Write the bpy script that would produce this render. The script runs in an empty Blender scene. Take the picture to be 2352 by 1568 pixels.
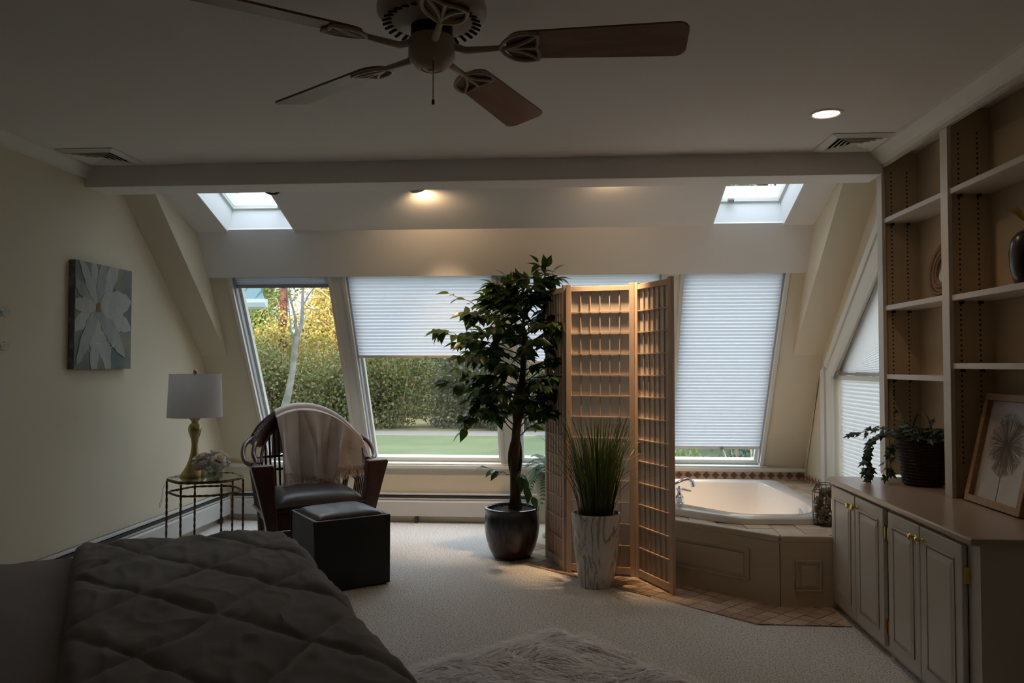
import bpy, bmesh, math, random
from math import sin, cos, pi, radians as R, sqrt, atan2
from mathutils import Vector, Matrix, noise

sc = bpy.context.scene
COL = sc.collection
random.seed(7)

# ------------------------------------------------------------------ camera
FPX = 1801.0
cam_d = bpy.data.cameras.new('camera')
cam_d.sensor_fit = 'HORIZONTAL'
cam_d.sensor_width = 36.0
cam_d.lens = 36.0 * FPX / 2352.0
cam_d.clip_start = 0.05
cam_d.clip_end = 400
cam = bpy.data.objects.new('camera', cam_d)
COL.objects.link(cam)
cam.location = (0, 0, 1.31)
cam.rotation_euler = (R(90 + 1.713), 0, R(4.097))
sc.camera = cam

# ------------------------------------------------------------------ world, sun, exposure
w = bpy.data.worlds.new('world')
sc.world = w
w.use_nodes = True
bg = w.node_tree.nodes['Background']
bg.inputs[0].default_value = (0.82, 0.91, 1.0, 1)
# overcast sky: brightness rises with the sine of the elevation, L = Lz (1 + 2 sin e) / 3
_n, _l = w.node_tree.nodes, w.node_tree.links
_tc = _n.new('ShaderNodeTexCoord'); _sp = _n.new('ShaderNodeSeparateXYZ'); _l.new(_tc.outputs['Generated'], _sp.inputs[0])
_mx = _n.new('ShaderNodeMath'); _mx.operation = 'MAXIMUM'; _mx.inputs[1].default_value = 0.0; _l.new(_sp.outputs['Z'], _mx.inputs[0])
_ma = _n.new('ShaderNodeMath'); _ma.operation = 'MULTIPLY_ADD'; _l.new(_mx.outputs[0], _ma.inputs[0])
SKYZ = 4.0
_ma.inputs[1].default_value = SKYZ * 2 / 3; _ma.inputs[2].default_value = SKYZ / 3
_l.new(_ma.outputs[0], bg.inputs[1])

sun_d = bpy.data.lights.new('sun', 'SUN')
sun_d.energy = 9
sun_d.color = (1.0, 0.80, 0.48)
sun_d.angle = R(0.6)
sun = bpy.data.objects.new('sun', sun_d)
COL.objects.link(sun)
sun.rotation_euler = Vector((0.22, 1.0, -0.14)).to_track_quat('-Z', 'Y').to_euler()

vs = sc.view_settings
vs.view_transform = 'Standard'
vs.look = 'None'
vs.exposure = 0.12
vs.gamma = 1.0
vs.use_curve_mapping = False
sc.cycles.max_bounces = 7
sc.cycles.diffuse_bounces = 5
sc.cycles.glossy_bounces = 3
sc.cycles.transmission_bounces = 6
sc.cycles.transparent_max_bounces = 10
sc.cycles.caustics_reflective = False
sc.cycles.caustics_refractive = False
sc.cycles.use_adaptive_sampling = True
sc.cycles.adaptive_threshold = 0.1
sc.cycles.adaptive_min_samples = 20
sc.cycles.use_denoising = True
sc.cycles.sample_clamp_indirect = 1.5

# ------------------------------------------------------------------ materials
MATS = {}
def _nodes(name):
    m = bpy.data.materials.new(name)
    m.use_nodes = True
    nt = m.node_tree
    nt.nodes.clear()
    out = nt.nodes.new('ShaderNodeOutputMaterial')
    MATS[name] = m
    return m, nt, out

def mat(name, col, rough=0.6, metal=0.0, var=None, bump=None, spec=0.4, coat=0.0, trans=None, sheen=0.0, stretch=None):
    """principled; var=(scale, colour2, lo, hi), bump=(scale, strength, distance), trans=(fac, colour) adds translucency"""
    m, nt, out = _nodes(name)
    N, L = nt.nodes, nt.links
    p = N.new('ShaderNodeBsdfPrincipled')
    p.inputs['Base Color'].default_value = (*col, 1)
    p.inputs['Roughness'].default_value = rough
    p.inputs['Metallic'].default_value = metal
    p.inputs['Specular IOR Level'].default_value = spec
    p.inputs['Coat Weight'].default_value = coat
    p.inputs['Sheen Weight'].default_value = sheen
    tc = N.new('ShaderNodeTexCoord')
    mp = N.new('ShaderNodeMapping')
    if stretch:
        mp.inputs['Scale'].default_value = stretch
    L.new(tc.outputs['Object'], mp.inputs[0])
    if var:
        nz = N.new('ShaderNodeTexNoise')
        nz.inputs['Scale'].default_value = var[0]
        nz.inputs['Detail'].default_value = 5
        L.new(mp.outputs[0], nz.inputs['Vector'])
        rp = N.new('ShaderNodeValToRGB')
        rp.color_ramp.elements[0].position = var[2] if len(var) > 2 else 0.35
        rp.color_ramp.elements[1].position = var[3] if len(var) > 3 else 0.65
        rp.color_ramp.elements[0].color = (*col, 1)
        rp.color_ramp.elements[1].color = (*var[1], 1)
        L.new(nz.outputs['Fac'], rp.inputs[0])
        L.new(rp.outputs[0], p.inputs['Base Color'])
    if bump:
        nb = N.new('ShaderNodeTexNoise')
        nb.inputs['Scale'].default_value = bump[0]
        nb.inputs['Detail'].default_value = 3
        L.new(mp.outputs[0], nb.inputs['Vector'])
        b = N.new('ShaderNodeBump')
        b.inputs['Strength'].default_value = bump[1]
        b.inputs['Distance'].default_value = bump[2] if len(bump) > 2 else 0.002
        L.new(nb.outputs['Fac'], b.inputs['Height'])
        L.new(b.outputs[0], p.inputs['Normal'])
    if trans:
        t = N.new('ShaderNodeBsdfTranslucent')
        t.inputs[0].default_value = (*trans[1], 1)
        mx = N.new('ShaderNodeMixShader')
        mx.inputs[0].default_value = trans[0]
        L.new(p.outputs[0], mx.inputs[1])
        L.new(t.outputs[0], mx.inputs[2])
        L.new(mx.outputs[0], out.inputs[0])
    else:
        L.new(p.outputs[0], out.inputs[0])
    return m

def mat_leaf(name, cols, rough=0.45, tr=0.25, trcol=(0.25, 0.4, 0.05), scale=3.0):
    """leaf colour picked at random for each leaf object and by a low noise over joined leaves"""
    m, nt, out = _nodes(name)
    N, L = nt.nodes, nt.links
    p = N.new('ShaderNodeBsdfPrincipled')
    p.inputs['Roughness'].default_value = rough
    geo = N.new('ShaderNodeNewGeometry')
    oi = N.new('ShaderNodeObjectInfo')
    ad = N.new('ShaderNodeMath'); ad.operation = 'ADD'
    L.new(geo.outputs['Random Per Island'], ad.inputs[0])
    L.new(oi.outputs['Random'], ad.inputs[1])
    fr = N.new('ShaderNodeMath'); fr.operation = 'FRACT'
    L.new(ad.outputs[0], fr.inputs[0])
    rp = N.new('ShaderNodeValToRGB')
    els = rp.color_ramp.elements
    els[0].color = (*cols[0], 1); els[1].color = (*cols[-1], 1)
    for i, c in enumerate(cols[1:-1]):
        e = els.new((i + 1) / (len(cols) - 1)); e.color = (*c, 1)
    L.new(fr.outputs[0], rp.inputs[0])
    L.new(rp.outputs[0], p.inputs['Base Color'])
    t = N.new('ShaderNodeBsdfTranslucent')
    t.inputs[0].default_value = (*trcol, 1)
    mx = N.new('ShaderNodeMixShader'); mx.inputs[0].default_value = tr
    L.new(p.outputs[0], mx.inputs[1]); L.new(t.outputs[0], mx.inputs[2])
    L.new(mx.outputs[0], out.inputs[0])
    return m

def mat_pane(name, refl=0.05, tint=(0.97, 0.99, 0.99)):
    m, nt, out = _nodes(name)
    N, L = nt.nodes, nt.links
    t = N.new('ShaderNodeBsdfTransparent'); t.inputs[0].default_value = (*tint, 1)
    g = N.new('ShaderNodeBsdfGlossy'); g.inputs['Roughness'].default_value = 0.02
    mx = N.new('ShaderNodeMixShader'); mx.inputs[0].default_value = refl
    L.new(t.outputs[0], mx.inputs[1]); L.new(g.outputs[0], mx.inputs[2])
    L.new(mx.outputs[0], out.inputs[0])
    return m

def mat_glass(name, col=(0.95, 0.98, 0.97), rough=0.0, ior=1.45):
    m, nt, out = _nodes(name)
    g = nt.nodes.new('ShaderNodeBsdfGlass')
    g.inputs['Color'].default_value = (*col, 1); g.inputs['Roughness'].default_value = rough; g.inputs['IOR'].default_value = ior
    nt.links.new(g.outputs[0], out.inputs[0])
    return m

def mat_emit(name, col, s):
    m, nt, out = _nodes(name)
    e = nt.nodes.new('ShaderNodeEmission')
    e.inputs[0].default_value = (*col, 1); e.inputs[1].default_value = s
    nt.links.new(e.outputs[0], out.inputs[0])
    return m

def mat_cloth(name, dcol, tcol, fac):
    m, nt, out = _nodes(name)
    N, L = nt.nodes, nt.links
    d = N.new('ShaderNodeBsdfDiffuse'); d.inputs[0].default_value = (*dcol, 1)
    t = N.new('ShaderNodeBsdfTranslucent'); t.inputs[0].default_value = (*tcol, 1)
    mx = N.new('ShaderNodeMixShader'); mx.inputs[0].default_value = fac
    L.new(d.outputs[0], mx.inputs[1]); L.new(t.outputs[0], mx.inputs[2])
    L.new(mx.outputs[0], out.inputs[0])
    return m

def mat_wave(name, c1, c2, scale, dist, rough, axis='X', lo=0.3, hi=0.7, dscale=1.5, stretch=(1, 1, 1), spec=0.4):
    m, nt, out = _nodes(name)
    N, L = nt.nodes, nt.links
    tc = N.new('ShaderNodeTexCoord'); mp = N.new('ShaderNodeMapping'); mp.inputs['Scale'].default_value = stretch
    L.new(tc.outputs['Object'], mp.inputs[0])
    wv = N.new('ShaderNodeTexWave'); wv.bands_direction = axis
    wv.inputs['Scale'].default_value = scale; wv.inputs['Distortion'].default_value = dist
    wv.inputs['Detail'].default_value = 4; wv.inputs['Detail Scale'].default_value = dscale
    L.new(mp.outputs[0], wv.inputs['Vector'])
    rp = N.new('ShaderNodeValToRGB')
    rp.color_ramp.elements[0].position = lo; rp.color_ramp.elements[1].position = hi
    rp.color_ramp.elements[0].color = (*c1, 1); rp.color_ramp.elements[1].color = (*c2, 1)
    L.new(wv.outputs['Fac'], rp.inputs[0])
    p = N.new('ShaderNodeBsdfPrincipled'); p.inputs['Roughness'].default_value = rough
    p.inputs['Specular IOR Level'].default_value = spec
    L.new(rp.outputs[0], p.inputs['Base Color'])
    L.new(p.outputs[0], out.inputs[0])
    return m

def mat_glaze(name):
    """dark blue-grey glaze running down over a red-brown body"""
    m, nt, out = _nodes(name)
    N, L = nt.nodes, nt.links
    tc = N.new('ShaderNodeTexCoord'); sp = N.new('ShaderNodeSeparateXYZ')
    L.new(tc.outputs['Object'], sp.inputs[0])
    mp = N.new('ShaderNodeMapping'); mp.inputs['Scale'].default_value = (28, 28, 2.2)
    L.new(tc.outputs['Object'], mp.inputs[0])
    nz = N.new('ShaderNodeTexNoise'); nz.inputs['Scale'].default_value = 1.0; nz.inputs['Detail'].default_value = 3
    L.new(mp.outputs[0], nz.inputs['Vector'])
    a = N.new('ShaderNodeMath'); a.operation = 'MULTIPLY_ADD'
    a.inputs[1].default_value = 0.30
    L.new(nz.outputs['Fac'], a.inputs[0]); L.new(sp.outputs['Z'], a.inputs[2])
    rp = N.new('ShaderNodeValToRGB')
    rp.color_ramp.elements[0].position = 0.27; rp.color_ramp.elements[0].color = (0.035, 0.010, 0.006, 1)
    rp.color_ramp.elements[1].position = 0.42; rp.color_ramp.elements[1].color = (0.018, 0.022, 0.026, 1)
    e = rp.color_ramp.elements.new(0.35); e.color = (0.055, 0.055, 0.06, 1)
    L.new(a.outputs[0], rp.inputs[0])
    p = N.new('ShaderNodeBsdfPrincipled'); p.inputs['Roughness'].default_value = 0.22
    L.new(rp.outputs[0], p.inputs['Base Color']); L.new(p.outputs[0], out.inputs[0])
    return m

def mat_vein(name):
    m, nt, out = _nodes(name)
    N, L = nt.nodes, nt.links
    tc = N.new('ShaderNodeTexCoord'); mp = N.new('ShaderNodeMapping'); mp.inputs['Scale'].default_value = (1.9, 1.9, 0.62); mp.inputs['Rotation'].default_value = (0, R(14), 0)
    L.new(tc.outputs['Object'], mp.inputs[0])
    nz = N.new('ShaderNodeTexNoise'); nz.inputs['Scale'].default_value = 4.6; nz.inputs['Detail'].default_value = 4; nz.inputs['Distortion'].default_value = 0.7
    L.new(mp.outputs[0], nz.inputs['Vector'])
    rp = N.new('ShaderNodeValToRGB'); e = rp.color_ramp.elements
    e[0].position = 0.0; e[0].color = (0.62, 0.58, 0.54, 1); e[1].position = 1.0; e[1].color = (0.40, 0.38, 0.36, 1)
    for p, c in ((0.36, (0.70, 0.66, 0.62)), (0.425, (0.30, 0.28, 0.27)), (0.44, (0.66, 0.62, 0.58)), (0.50, (0.72, 0.68, 0.64)), (0.535, (0.22, 0.21, 0.20)), (0.56, (0.62, 0.58, 0.54)), (0.63, (0.68, 0.64, 0.60)), (0.66, (0.36, 0.34, 0.33))):
        q = e.new(p); q.color = (*c, 1)
    L.new(nz.outputs['Fac'], rp.inputs[0])
    p = N.new('ShaderNodeBsdfPrincipled'); p.inputs['Roughness'].default_value = 0.35
    L.new(rp.outputs[0], p.inputs['Base Color']); L.new(p.outputs[0], out.inputs[0])
    return m
WHITE = mat('white_trim_paint', (0.74, 0.73, 0.68), 0.45)
CEILP = mat('ceiling_paint', (0.84, 0.82, 0.80), 0.9, bump=(60, 0.1, 0.002))
CREAM = mat('cream_wall_paint', (0.72, 0.65, 0.51), 0.55, bump=(90, 0.12, 0.001))
CARPET = mat('berber_carpet', (0.42, 0.39, 0.36), 1.0, var=(115, (0.84, 0.81, 0.78), 0.36, 0.52), bump=(115, 1.0, 0.010), spec=0.0)
TILE = mat('tumbled_stone_tile', (0.50, 0.36, 0.26), 0.55, var=(9, (0.58, 0.46, 0.35)), bump=(70, 0.2, 0.002))
TILE2 = mat('tan_stone_tile', (0.36, 0.25, 0.17), 0.55, var=(9, (0.46, 0.34, 0.24)), bump=(70, 0.2, 0.002))
GROUT = mat('pale_grout', (0.74, 0.66, 0.56), 0.9)
REDTILE = mat('red_stone_tile', (0.20, 0.075, 0.05), 0.5, var=(40, (0.30, 0.13, 0.09)))
CREAMTILE = mat('cream_stone_tile', (0.60, 0.50, 0.36), 0.5, var=(25, (0.66, 0.57, 0.44)))
SHADE = mat_cloth('pleated_shade_cloth', (0.80, 0.80, 0.82), (0.605, 0.625, 0.675), 0.62)
SHADE2 = mat_cloth('gable_shade_cloth', (0.80, 0.79, 0.77), (0.70, 0.70, 0.69), 0.5)
PANE = mat_pane('window_glass', 0.03, (0.985, 0.995, 0.995))
SKYPANE = mat_pane('skylight_glass', 0.04, (0.93, 0.95, 0.96))
WELL = mat('skylight_well_paint', (0.86, 0.87, 0.87), 0.5)
DARKMET = mat('dark_bronze_metal', (0.03, 0.027, 0.025), 0.4, 0.6)
GREYMET = mat('grey_metal', (0.35, 0.35, 0.36), 0.4, 0.5)
CHROME = mat('chrome', (0.85, 0.86, 0.88), 0.08, 1.0)
BRASS = mat('polished_brass', (0.80, 0.58, 0.18), 0.18, 1.0)
GOLD = mat('brushed_gold', (0.45, 0.36, 0.17), 0.34, 1.0)
ROPE = mat('antique_gold_iron', (0.14, 0.085, 0.04), 0.45, 0.7)
MIRROR = mat('mirror_glass', (0.62, 0.66, 0.62), 0.03, 1.0)
LAMPSHADE = mat('white_linen_shade', (0.80, 0.79, 0.82), 0.9, trans=(0.32, (0.8, 0.78, 0.78)), bump=(400, 0.1, 0.001))
RATTAN = mat('dark_rattan', (0.032, 0.012, 0.008), 0.32, bump=(220, 0.35, 0.003), var=(30, (0.06, 0.022, 0.014)), stretch=(1, 1, 1.5))
LEATHER = mat('dark_brown_leather', (0.022, 0.013, 0.012), 0.42, bump=(180, 0.15, 0.001))
LEATHER2 = mat('black_leatherette', (0.012, 0.009, 0.009), 0.5, bump=(220, 0.12, 0.001))
THROW = mat('taupe_velvet_throw', (0.30, 0.235, 0.195), 0.75, var=(5, (0.36, 0.285, 0.24)), sheen=0.5, bump=(120, 0.12, 0.002))
FRINGE = mat('throw_fringe', (0.36, 0.27, 0.21), 0.85, sheen=0.4)
COMF = mat('grey_brown_quilt', (0.195, 0.175, 0.175), 0.9, var=(8, (0.215, 0.193, 0.193)), bump=(350, 0.25, 0.001), sheen=0.2)
SHEET = mat('grey_bed_sheet', (0.33, 0.30, 0.29), 0.9, bump=(60, 0.3, 0.004))
FURBASE = mat('faux_fur_pile', (0.96, 0.92, 0.92), 1.0, spec=0.0)
FUR = mat_cloth('white_faux_fur', (0.95, 0.92, 0.92), (0.95, 0.92, 0.92), 0.45)
BARK = mat('ficus_bark', (0.055, 0.028, 0.016), 0.8, var=(20, (0.11, 0.06, 0.035)), bump=(60, 0.6, 0.006), stretch=(1, 1, 0.15))
FICUS = mat_leaf('ficus_leaf', [(0.010, 0.028, 0.006), (0.018, 0.05, 0.008), (0.03, 0.055, 0.010), (0.012, 0.035, 0.008), (0.05, 0.085, 0.012)], 0.35, 0.22, (0.10, 0.20, 0.02))
GRASS = mat_leaf('grass_blade', [(0.022, 0.040, 0.006), (0.035, 0.060, 0.008), (0.05, 0.075, 0.012), (0.025, 0.05, 0.006)], 0.4, 0.2, (0.12, 0.18, 0.02))
FERN = mat_leaf('fern_frond', [(0.02, 0.07, 0.03), (0.035, 0.11, 0.04), (0.025, 0.085, 0.045)], 0.5, 0.3, (0.15, 0.35, 0.10))
IVY = mat_leaf('ivy_leaf', [(0.012, 0.028, 0.010), (0.02, 0.045, 0.014), (0.014, 0.034, 0.010)], 0.45, 0.15, (0.08, 0.14, 0.03))
POTGLAZE = mat_glaze('drip_glaze')
MARBLE = mat_vein('grey_veined_marble')
MOSS = mat('dried_moss', (0.16, 0.11, 0.08), 1.0, var=(40, (0.40, 0.34, 0.30)), bump=(60, 1, 0.02))
SCREENW = mat('natural_pine', (0.53, 0.40, 0.31), 0.5, var=(14, (0.58, 0.44, 0.35)), stretch=(8, 8, 0.6))
PAPER = mat_cloth('rice_paper', (0.74, 0.66, 0.58), (0.74, 0.70, 0.64), 0.40)
TUB = mat('white_acrylic', (0.80, 0.80, 0.80), 0.12, spec=0.6, coat=0.3)
APRON = mat('cream_panel_paint', (0.56, 0.46, 0.335), 0.4)
CABW = mat('ivory_cabinet_paint', (0.60, 0.545, 0.485), 0.38)
COUNTER = mat('ivory_counter', (0.44, 0.34, 0.265), 0.25, spec=0.5)
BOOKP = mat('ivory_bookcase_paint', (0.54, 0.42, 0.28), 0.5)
HOLE = mat('hole_shade_and_black', (0.01, 0.008, 0.006), 0.9)  # painted shade of holes and vents; plain black on soil, feet and joint
BASKET = mat('dark_woven_basket', (0.040, 0.016, 0.009), 0.6, bump=(130, 0.9, 0.006), var=(60, (0.02, 0.008, 0.005)))
OAK = mat('light_oak', (0.33, 0.19, 0.09), 0.45, var=(10, (0.40, 0.25, 0.12)), stretch=(2, 2, 12))
PRINTBG = mat('photo_print_ground', (0.46, 0.40, 0.38), 0.35, var=(3, (0.58, 0.52, 0.50)))
PRINTFG = mat('photo_print_flower', (0.20, 0.14, 0.10), 0.5)
WOVEN = mat_wave('woven_ring', (0.16, 0.075, 0.04), (0.30, 0.16, 0.09), 30, 1.0, 0.7, 'Z', stretch=(1, 1, 1))
CONIFER = mat_leaf('conifer_needle', [(0.03, 0.07, 0.05), (0.05, 0.10, 0.06), (0.035, 0.085, 0.07)], 0.6, 0.15, (0.08, 0.15, 0.06))
PURPLE = mat('aubergine_ceramic', (0.030, 0.010, 0.014), 0.25)
STRAW = mat('dried_stem', (0.45, 0.30, 0.06), 0.7)
FANBODY = mat('cream_fan_metal', (0.48, 0.40, 0.31), 0.45)
FANWOOD = mat('fan_blade_wood', (0.20, 0.092, 0.055), 0.42, var=(6, (0.26, 0.125, 0.075)), stretch=(0.6, 6, 6))
PETAL = mat('ivory_rose_petal', (0.88, 0.83, 0.80), 0.6, trans=(0.3, (0.9, 0.82, 0.78)))
PETALC = mat('cream_rose_heart', (0.85, 0.72, 0.50), 0.6, trans=(0.3, (0.9, 0.75, 0.5)))
STEM = mat('flower_stem', (0.05, 0.10, 0.03), 0.5)
CLEAR = mat_glass('clear_glass')
WATER = mat_pane('water', 0.04, (0.93, 0.97, 0.95))
VASEGLASS = mat_pane('vase_glass', 0.26, (0.88, 0.92, 0.91))
CANVAS = mat('painted_canvas', (0.26, 0.25, 0.19), 0.75, var=(5, (0.13, 0.17, 0.17), 0.35, 0.62), bump=(40, 0.5, 0.004))
CANVASE = mat('canvas_edge_paint', (0.14, 0.13, 0.14), 0.75, var=(18, (0.34, 0.33, 0.34), 0.5, 0.75))
PETALP = mat('impasto_white', (0.42, 0.42, 0.41), 0.55, var=(14, (0.33, 0.34, 0.33), 0.4, 0.7), bump=(35, 0.8, 0.004), stretch=(1, 1, 0.4))
PETALQ = mat('impasto_grey_white', (0.33, 0.34, 0.34), 0.55, var=(12, (0.22, 0.24, 0.24), 0.38, 0.68), bump=(35, 0.8, 0.004), stretch=(1, 1, 0.4))
YOLK = mat('painted_flower_heart', (0.20, 0.13, 0.03), 0.7)
PLASTIC = mat('ivory_plastic', (0.66, 0.62, 0.54), 0.35)
HEATER = mat('heater_enamel', (0.60, 0.59, 0.57), 0.38)
HEATDK = mat('heater_slot_dark', (0.05, 0.05, 0.05), 0.5)
BULB = mat_emit('lamp_glow', (1.0, 0.80, 0.52), 14.0)
CONE = mat('pine_cone', (0.10, 0.055, 0.03), 0.8, var=(30, (0.42, 0.32, 0.22)), bump=(50, 0.8, 0.01))
# outdoors
LAWN = mat('lawn_grass', (0.13, 0.165, 0.09), 1.0, var=(1.2, (0.155, 0.19, 0.11)), bump=(40, 0.5, 0.03), spec=0.05)
ROAD = mat('gravel_lane', (0.20, 0.20, 0.20), 0.95, bump=(30, 0.4, 0.02))
HEDGE = mat_leaf('autumn_hedge_leaf', [(0.09, 0.13, 0.04), (0.14, 0.17, 0.05), (0.22, 0.17, 0.06), (0.13, 0.18, 0.07), (0.25, 0.15, 0.06)], 0.6, 0.2, (0.25, 0.25, 0.05))
HEDGE2 = mat_leaf('dark_hedge_leaf', [(0.09, 0.11, 0.06), (0.13, 0.14, 0.08), (0.10, 0.13, 0.07), (0.16, 0.13, 0.08)], 0.6, 0.15, (0.15, 0.18, 0.05))
GOLDLEAF = mat_leaf('golden_leaf', [(0.35, 0.28, 0.07), (0.48, 0.36, 0.11), (0.26, 0.28, 0.07), (0.50, 0.42, 0.18), (0.30, 0.22, 0.06)], 0.6, 0.3, (0.45, 0.38, 0.08))
GREENLEAF = mat_leaf('green_tree_leaf', [(0.10, 0.17, 0.05), (0.16, 0.22, 0.06), (0.12, 0.17, 0.08), (0.22, 0.25, 0.07)], 0.6, 0.25, (0.25, 0.35, 0.06))
REDLEAF = mat_leaf('red_vine_leaf', [(0.20, 0.035, 0.03), (0.26, 0.06, 0.05), (0.16, 0.05, 0.03)], 0.6, 0.25, (0.4, 0.08, 0.05))
TREEBARK = mat('pale_tree_bark', (0.36, 0.34, 0.31), 0.9, var=(6, (0.22, 0.21, 0.19)), bump=(20, 0.5, 0.02))
TWIG = mat('dry_twig', (0.42, 0.34, 0.20), 0.9)
POLE = mat('weathered_pole', (0.12, 0.065, 0.055), 0.9)
TEAL = mat('teal_metal_roof', (0.015, 0.10, 0.115), 0.3, 0.3)
GUTTER = mat('white_gutter', (0.62, 0.68, 0.72), 0.4)
ROOFM = mat('roof_shingle', (0.10, 0.10, 0.10), 0.9)

# ------------------------------------------------------------------ mesh helper
class G:
    def __init__(self):
        self.v, self.f = [], []
    def add(self, v, f, M=None):
        b = len(self.v)
        if M is not None:
            v = [M @ Vector(p) for p in v]
        self.v += [tuple(p) for p in v]
        self.f += [tuple(i + b for i in q) for q in f]
        return self
    def box(self, x0, x1, y0, y1, z0, z1, M=None):
        v = [(x0, y0, z0), (x1, y0, z0), (x1, y1, z0), (x0, y1, z0), (x0, y0, z1), (x1, y0, z1), (x1, y1, z1), (x0, y1, z1)]
        return self.add(v, [(0, 3, 2, 1), (4, 5, 6, 7), (0, 1, 5, 4), (1, 2, 6, 5), (2, 3, 7, 6), (3, 0, 4, 7)], M)
    def prism(self, poly, z0, z1, M=None):
        n = len(poly)
        a = sum(poly[i][0] * poly[(i + 1) % n][1] - poly[(i + 1) % n][0] * poly[i][1] for i in range(n))
        if a < 0:
            poly = poly[::-1]
        v = [(x, y, z0) for x, y in poly] + [(x, y, z1) for x, y in poly]
        f = [tuple(range(n))[::-1], tuple(range(n, 2 * n))] + [(i, (i + 1) % n, n + (i + 1) % n, n + i) for i in range(n)]
        return self.add(v, f, M)
    def tube(self, pts, r, n=8, M=None, cap=True, closed=False):
        pts = [Vector(p) for p in pts]
        m = len(pts)
        rr = r if isinstance(r, (list, tuple)) else [r] * m
        v, f = [], []
        up = None
        for i, p in enumerate(pts):
            if closed:
                t = pts[(i + 1) % m] - pts[i - 1]
            else:
                t = pts[min(i + 1, m - 1)] - pts[max(i - 1, 0)]
            if t.length < 1e-9:
                t = Vector((0, 0, 1))
            t.normalize()
            if up is None:
                up = Vector((0, 0, 1)) if abs(t.z) < 0.9 else Vector((1, 0, 0))
            a = t.cross(up)
            if a.length < 1e-6:
                a = t.cross(Vector((0.3, 1, 0.2)))
            a.normalize()
            b = a.cross(t)
            up = b
            for k in range(n):
                an = 2 * pi * k / n
                v.append(p + (a * cos(an) + b * sin(an)) * rr[i])
        for i in range(m if closed else m - 1):
            j = (i + 1) % m
            for k in range(n):
                k2 = (k + 1) % n
                f.append((i * n + k, i * n + k2, j * n + k2, j * n + k))
        if cap and not closed:
            f.append(tuple(range(n))[::-1]); f.append(tuple(range((m - 1) * n, m * n)))
        return self.add(v, f, M)
    def lathe(self, prof, n=28, M=None, cap0=True, cap1=True):
        v, f = [], []
        m = len(prof)
        for r, z in prof:
            for k in range(n):
                a = 2 * pi * k / n
                v.append((r * cos(a), r * sin(a), z))
        for i in range(m - 1):
            for k in range(n):
                k2 = (k + 1) % n
                f.append((i * n + k, i * n + k2, (i + 1) * n + k2, (i + 1) * n + k))
        if cap0: f.append(tuple(range(n))[::-1])
        if cap1: f.append(tuple(range((m - 1) * n, m * n)))
        return self.add(v, f, M)
    def ball(self, c, r, n=10, sq=(1, 1, 1)):
        prof = [(max(1e-4, r * sin(pi * i / n)), -r * cos(pi * i / n)) for i in range(n + 1)]
        M = Matrix.Translation(c) @ Matrix.Diagonal((*sq, 1))
        return self.lathe(prof, 2 * n, M, False, False)
    def grid(self, fn, nu, nv, M=None, closed_u=False):
        v = [fn(i / (nu - (0 if closed_u else 1)), j / (nv - 1)) for j in range(nv) for i in range(nu)]
        f = []
        for j in range(nv - 1):
            for i in range(nu if closed_u else nu - 1):
                i2 = (i + 1) % nu
                f.append((j * nu + i, j * nu + i2, (j + 1) * nu + i2, (j + 1) * nu + i))
        return self.add(v, f, M)
    def mesh(self, name, m, smooth=False, bevel=0.0, seg=2):
        me = bpy.data.meshes.new(name)
        me.from_pydata(self.v, [], self.f)
        me.materials.append(m)
        if bevel > 0:
            bm = bmesh.new(); bm.from_mesh(me)
            bmesh.ops.remove_doubles(bm, verts=bm.verts, dist=1e-6)
            ed = [e for e in bm.edges if len(e.link_faces) == 2 and e.calc_face_angle(0) > 0.5]
            bmesh.ops.bevel(bm, geom=ed, offset=bevel, segments=seg, profile=0.5, affect='EDGES', clamp_overlap=True)
            bm.to_mesh(me); bm.free()
        if smooth:
            for p in me.polygons: p.use_smooth = True
            try:
                me.set_sharp_from_angle(angle=R(45))
            except Exception:
                pass
        me.update()
        return me
    def build(self, name, m, parent=None, smooth=False, bevel=0.0, seg=2, label=None):
        o = bpy.data.objects.new(name, self.mesh(name, m, smooth, bevel, seg))
        COL.objects.link(o)
        if parent is not None: o.parent = parent
        if label: o['label'] = label
        return o

def thing(name, label, cat, loc=(0, 0, 0), rz=0.0, group=None):
    o = bpy.data.objects.new(name, None)
    o.empty_display_size = 0.1
    COL.objects.link(o)
    o.location = loc; o.rotation_euler = (0, 0, rz)
    return tag(o, label, cat, group)
def tag(o, label, cat, group=None):
    o['label'] = label; o['category'] = cat
    if group: o['group'] = group
    return o
def struct(o, label=None):
    o['kind'] = 'structure'
    if label: o['label'] = label
    return o
def stuff(o):
    o['kind'] = 'stuff'; return o
def inst(name, me, parent, M):
    o = bpy.data.objects.new(name, me); COL.objects.link(o)
    o.parent = parent; o.matrix_local = M
    return o
def clip_poly(poly, clip):
    n = len(clip)
    if sum(clip[i][0] * clip[(i + 1) % n][1] - clip[(i + 1) % n][0] * clip[i][1] for i in range(n)) < 0: clip = clip[::-1]
    out = poly
    for i in range(n):
        a, b = clip[i], clip[(i + 1) % n]
        inp, out = out, []
        sd = lambda p: (b[0] - a[0]) * (p[1] - a[1]) - (b[1] - a[1]) * (p[0] - a[0])
        for k in range(len(inp)):
            p, q = inp[k - 1], inp[k]
            sp, sq = sd(p), sd(q)
            if (sp >= 0) != (sq >= 0):
                t = sp / (sp - sq); out.append((p[0] + t * (q[0] - p[0]), p[1] + t * (q[1] - p[1])))
            if sq >= 0: out.append(q)
        if len(out) < 3: return []
    return out
def area(poly):
    return abs(sum(poly[i - 1][0] * poly[i][1] - poly[i][0] * poly[i - 1][1] for i in range(len(poly)))) / 2
def inside(p, poly):
    c = False
    for i in range(len(poly)):
        (x1, y1), (x2, y2) = poly[i - 1], poly[i]
        if (y1 > p[1]) != (y2 > p[1]) and p[0] < (x2 - x1) * (p[1] - y1) / (y2 - y1) + x1: c = not c
    return c
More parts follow.
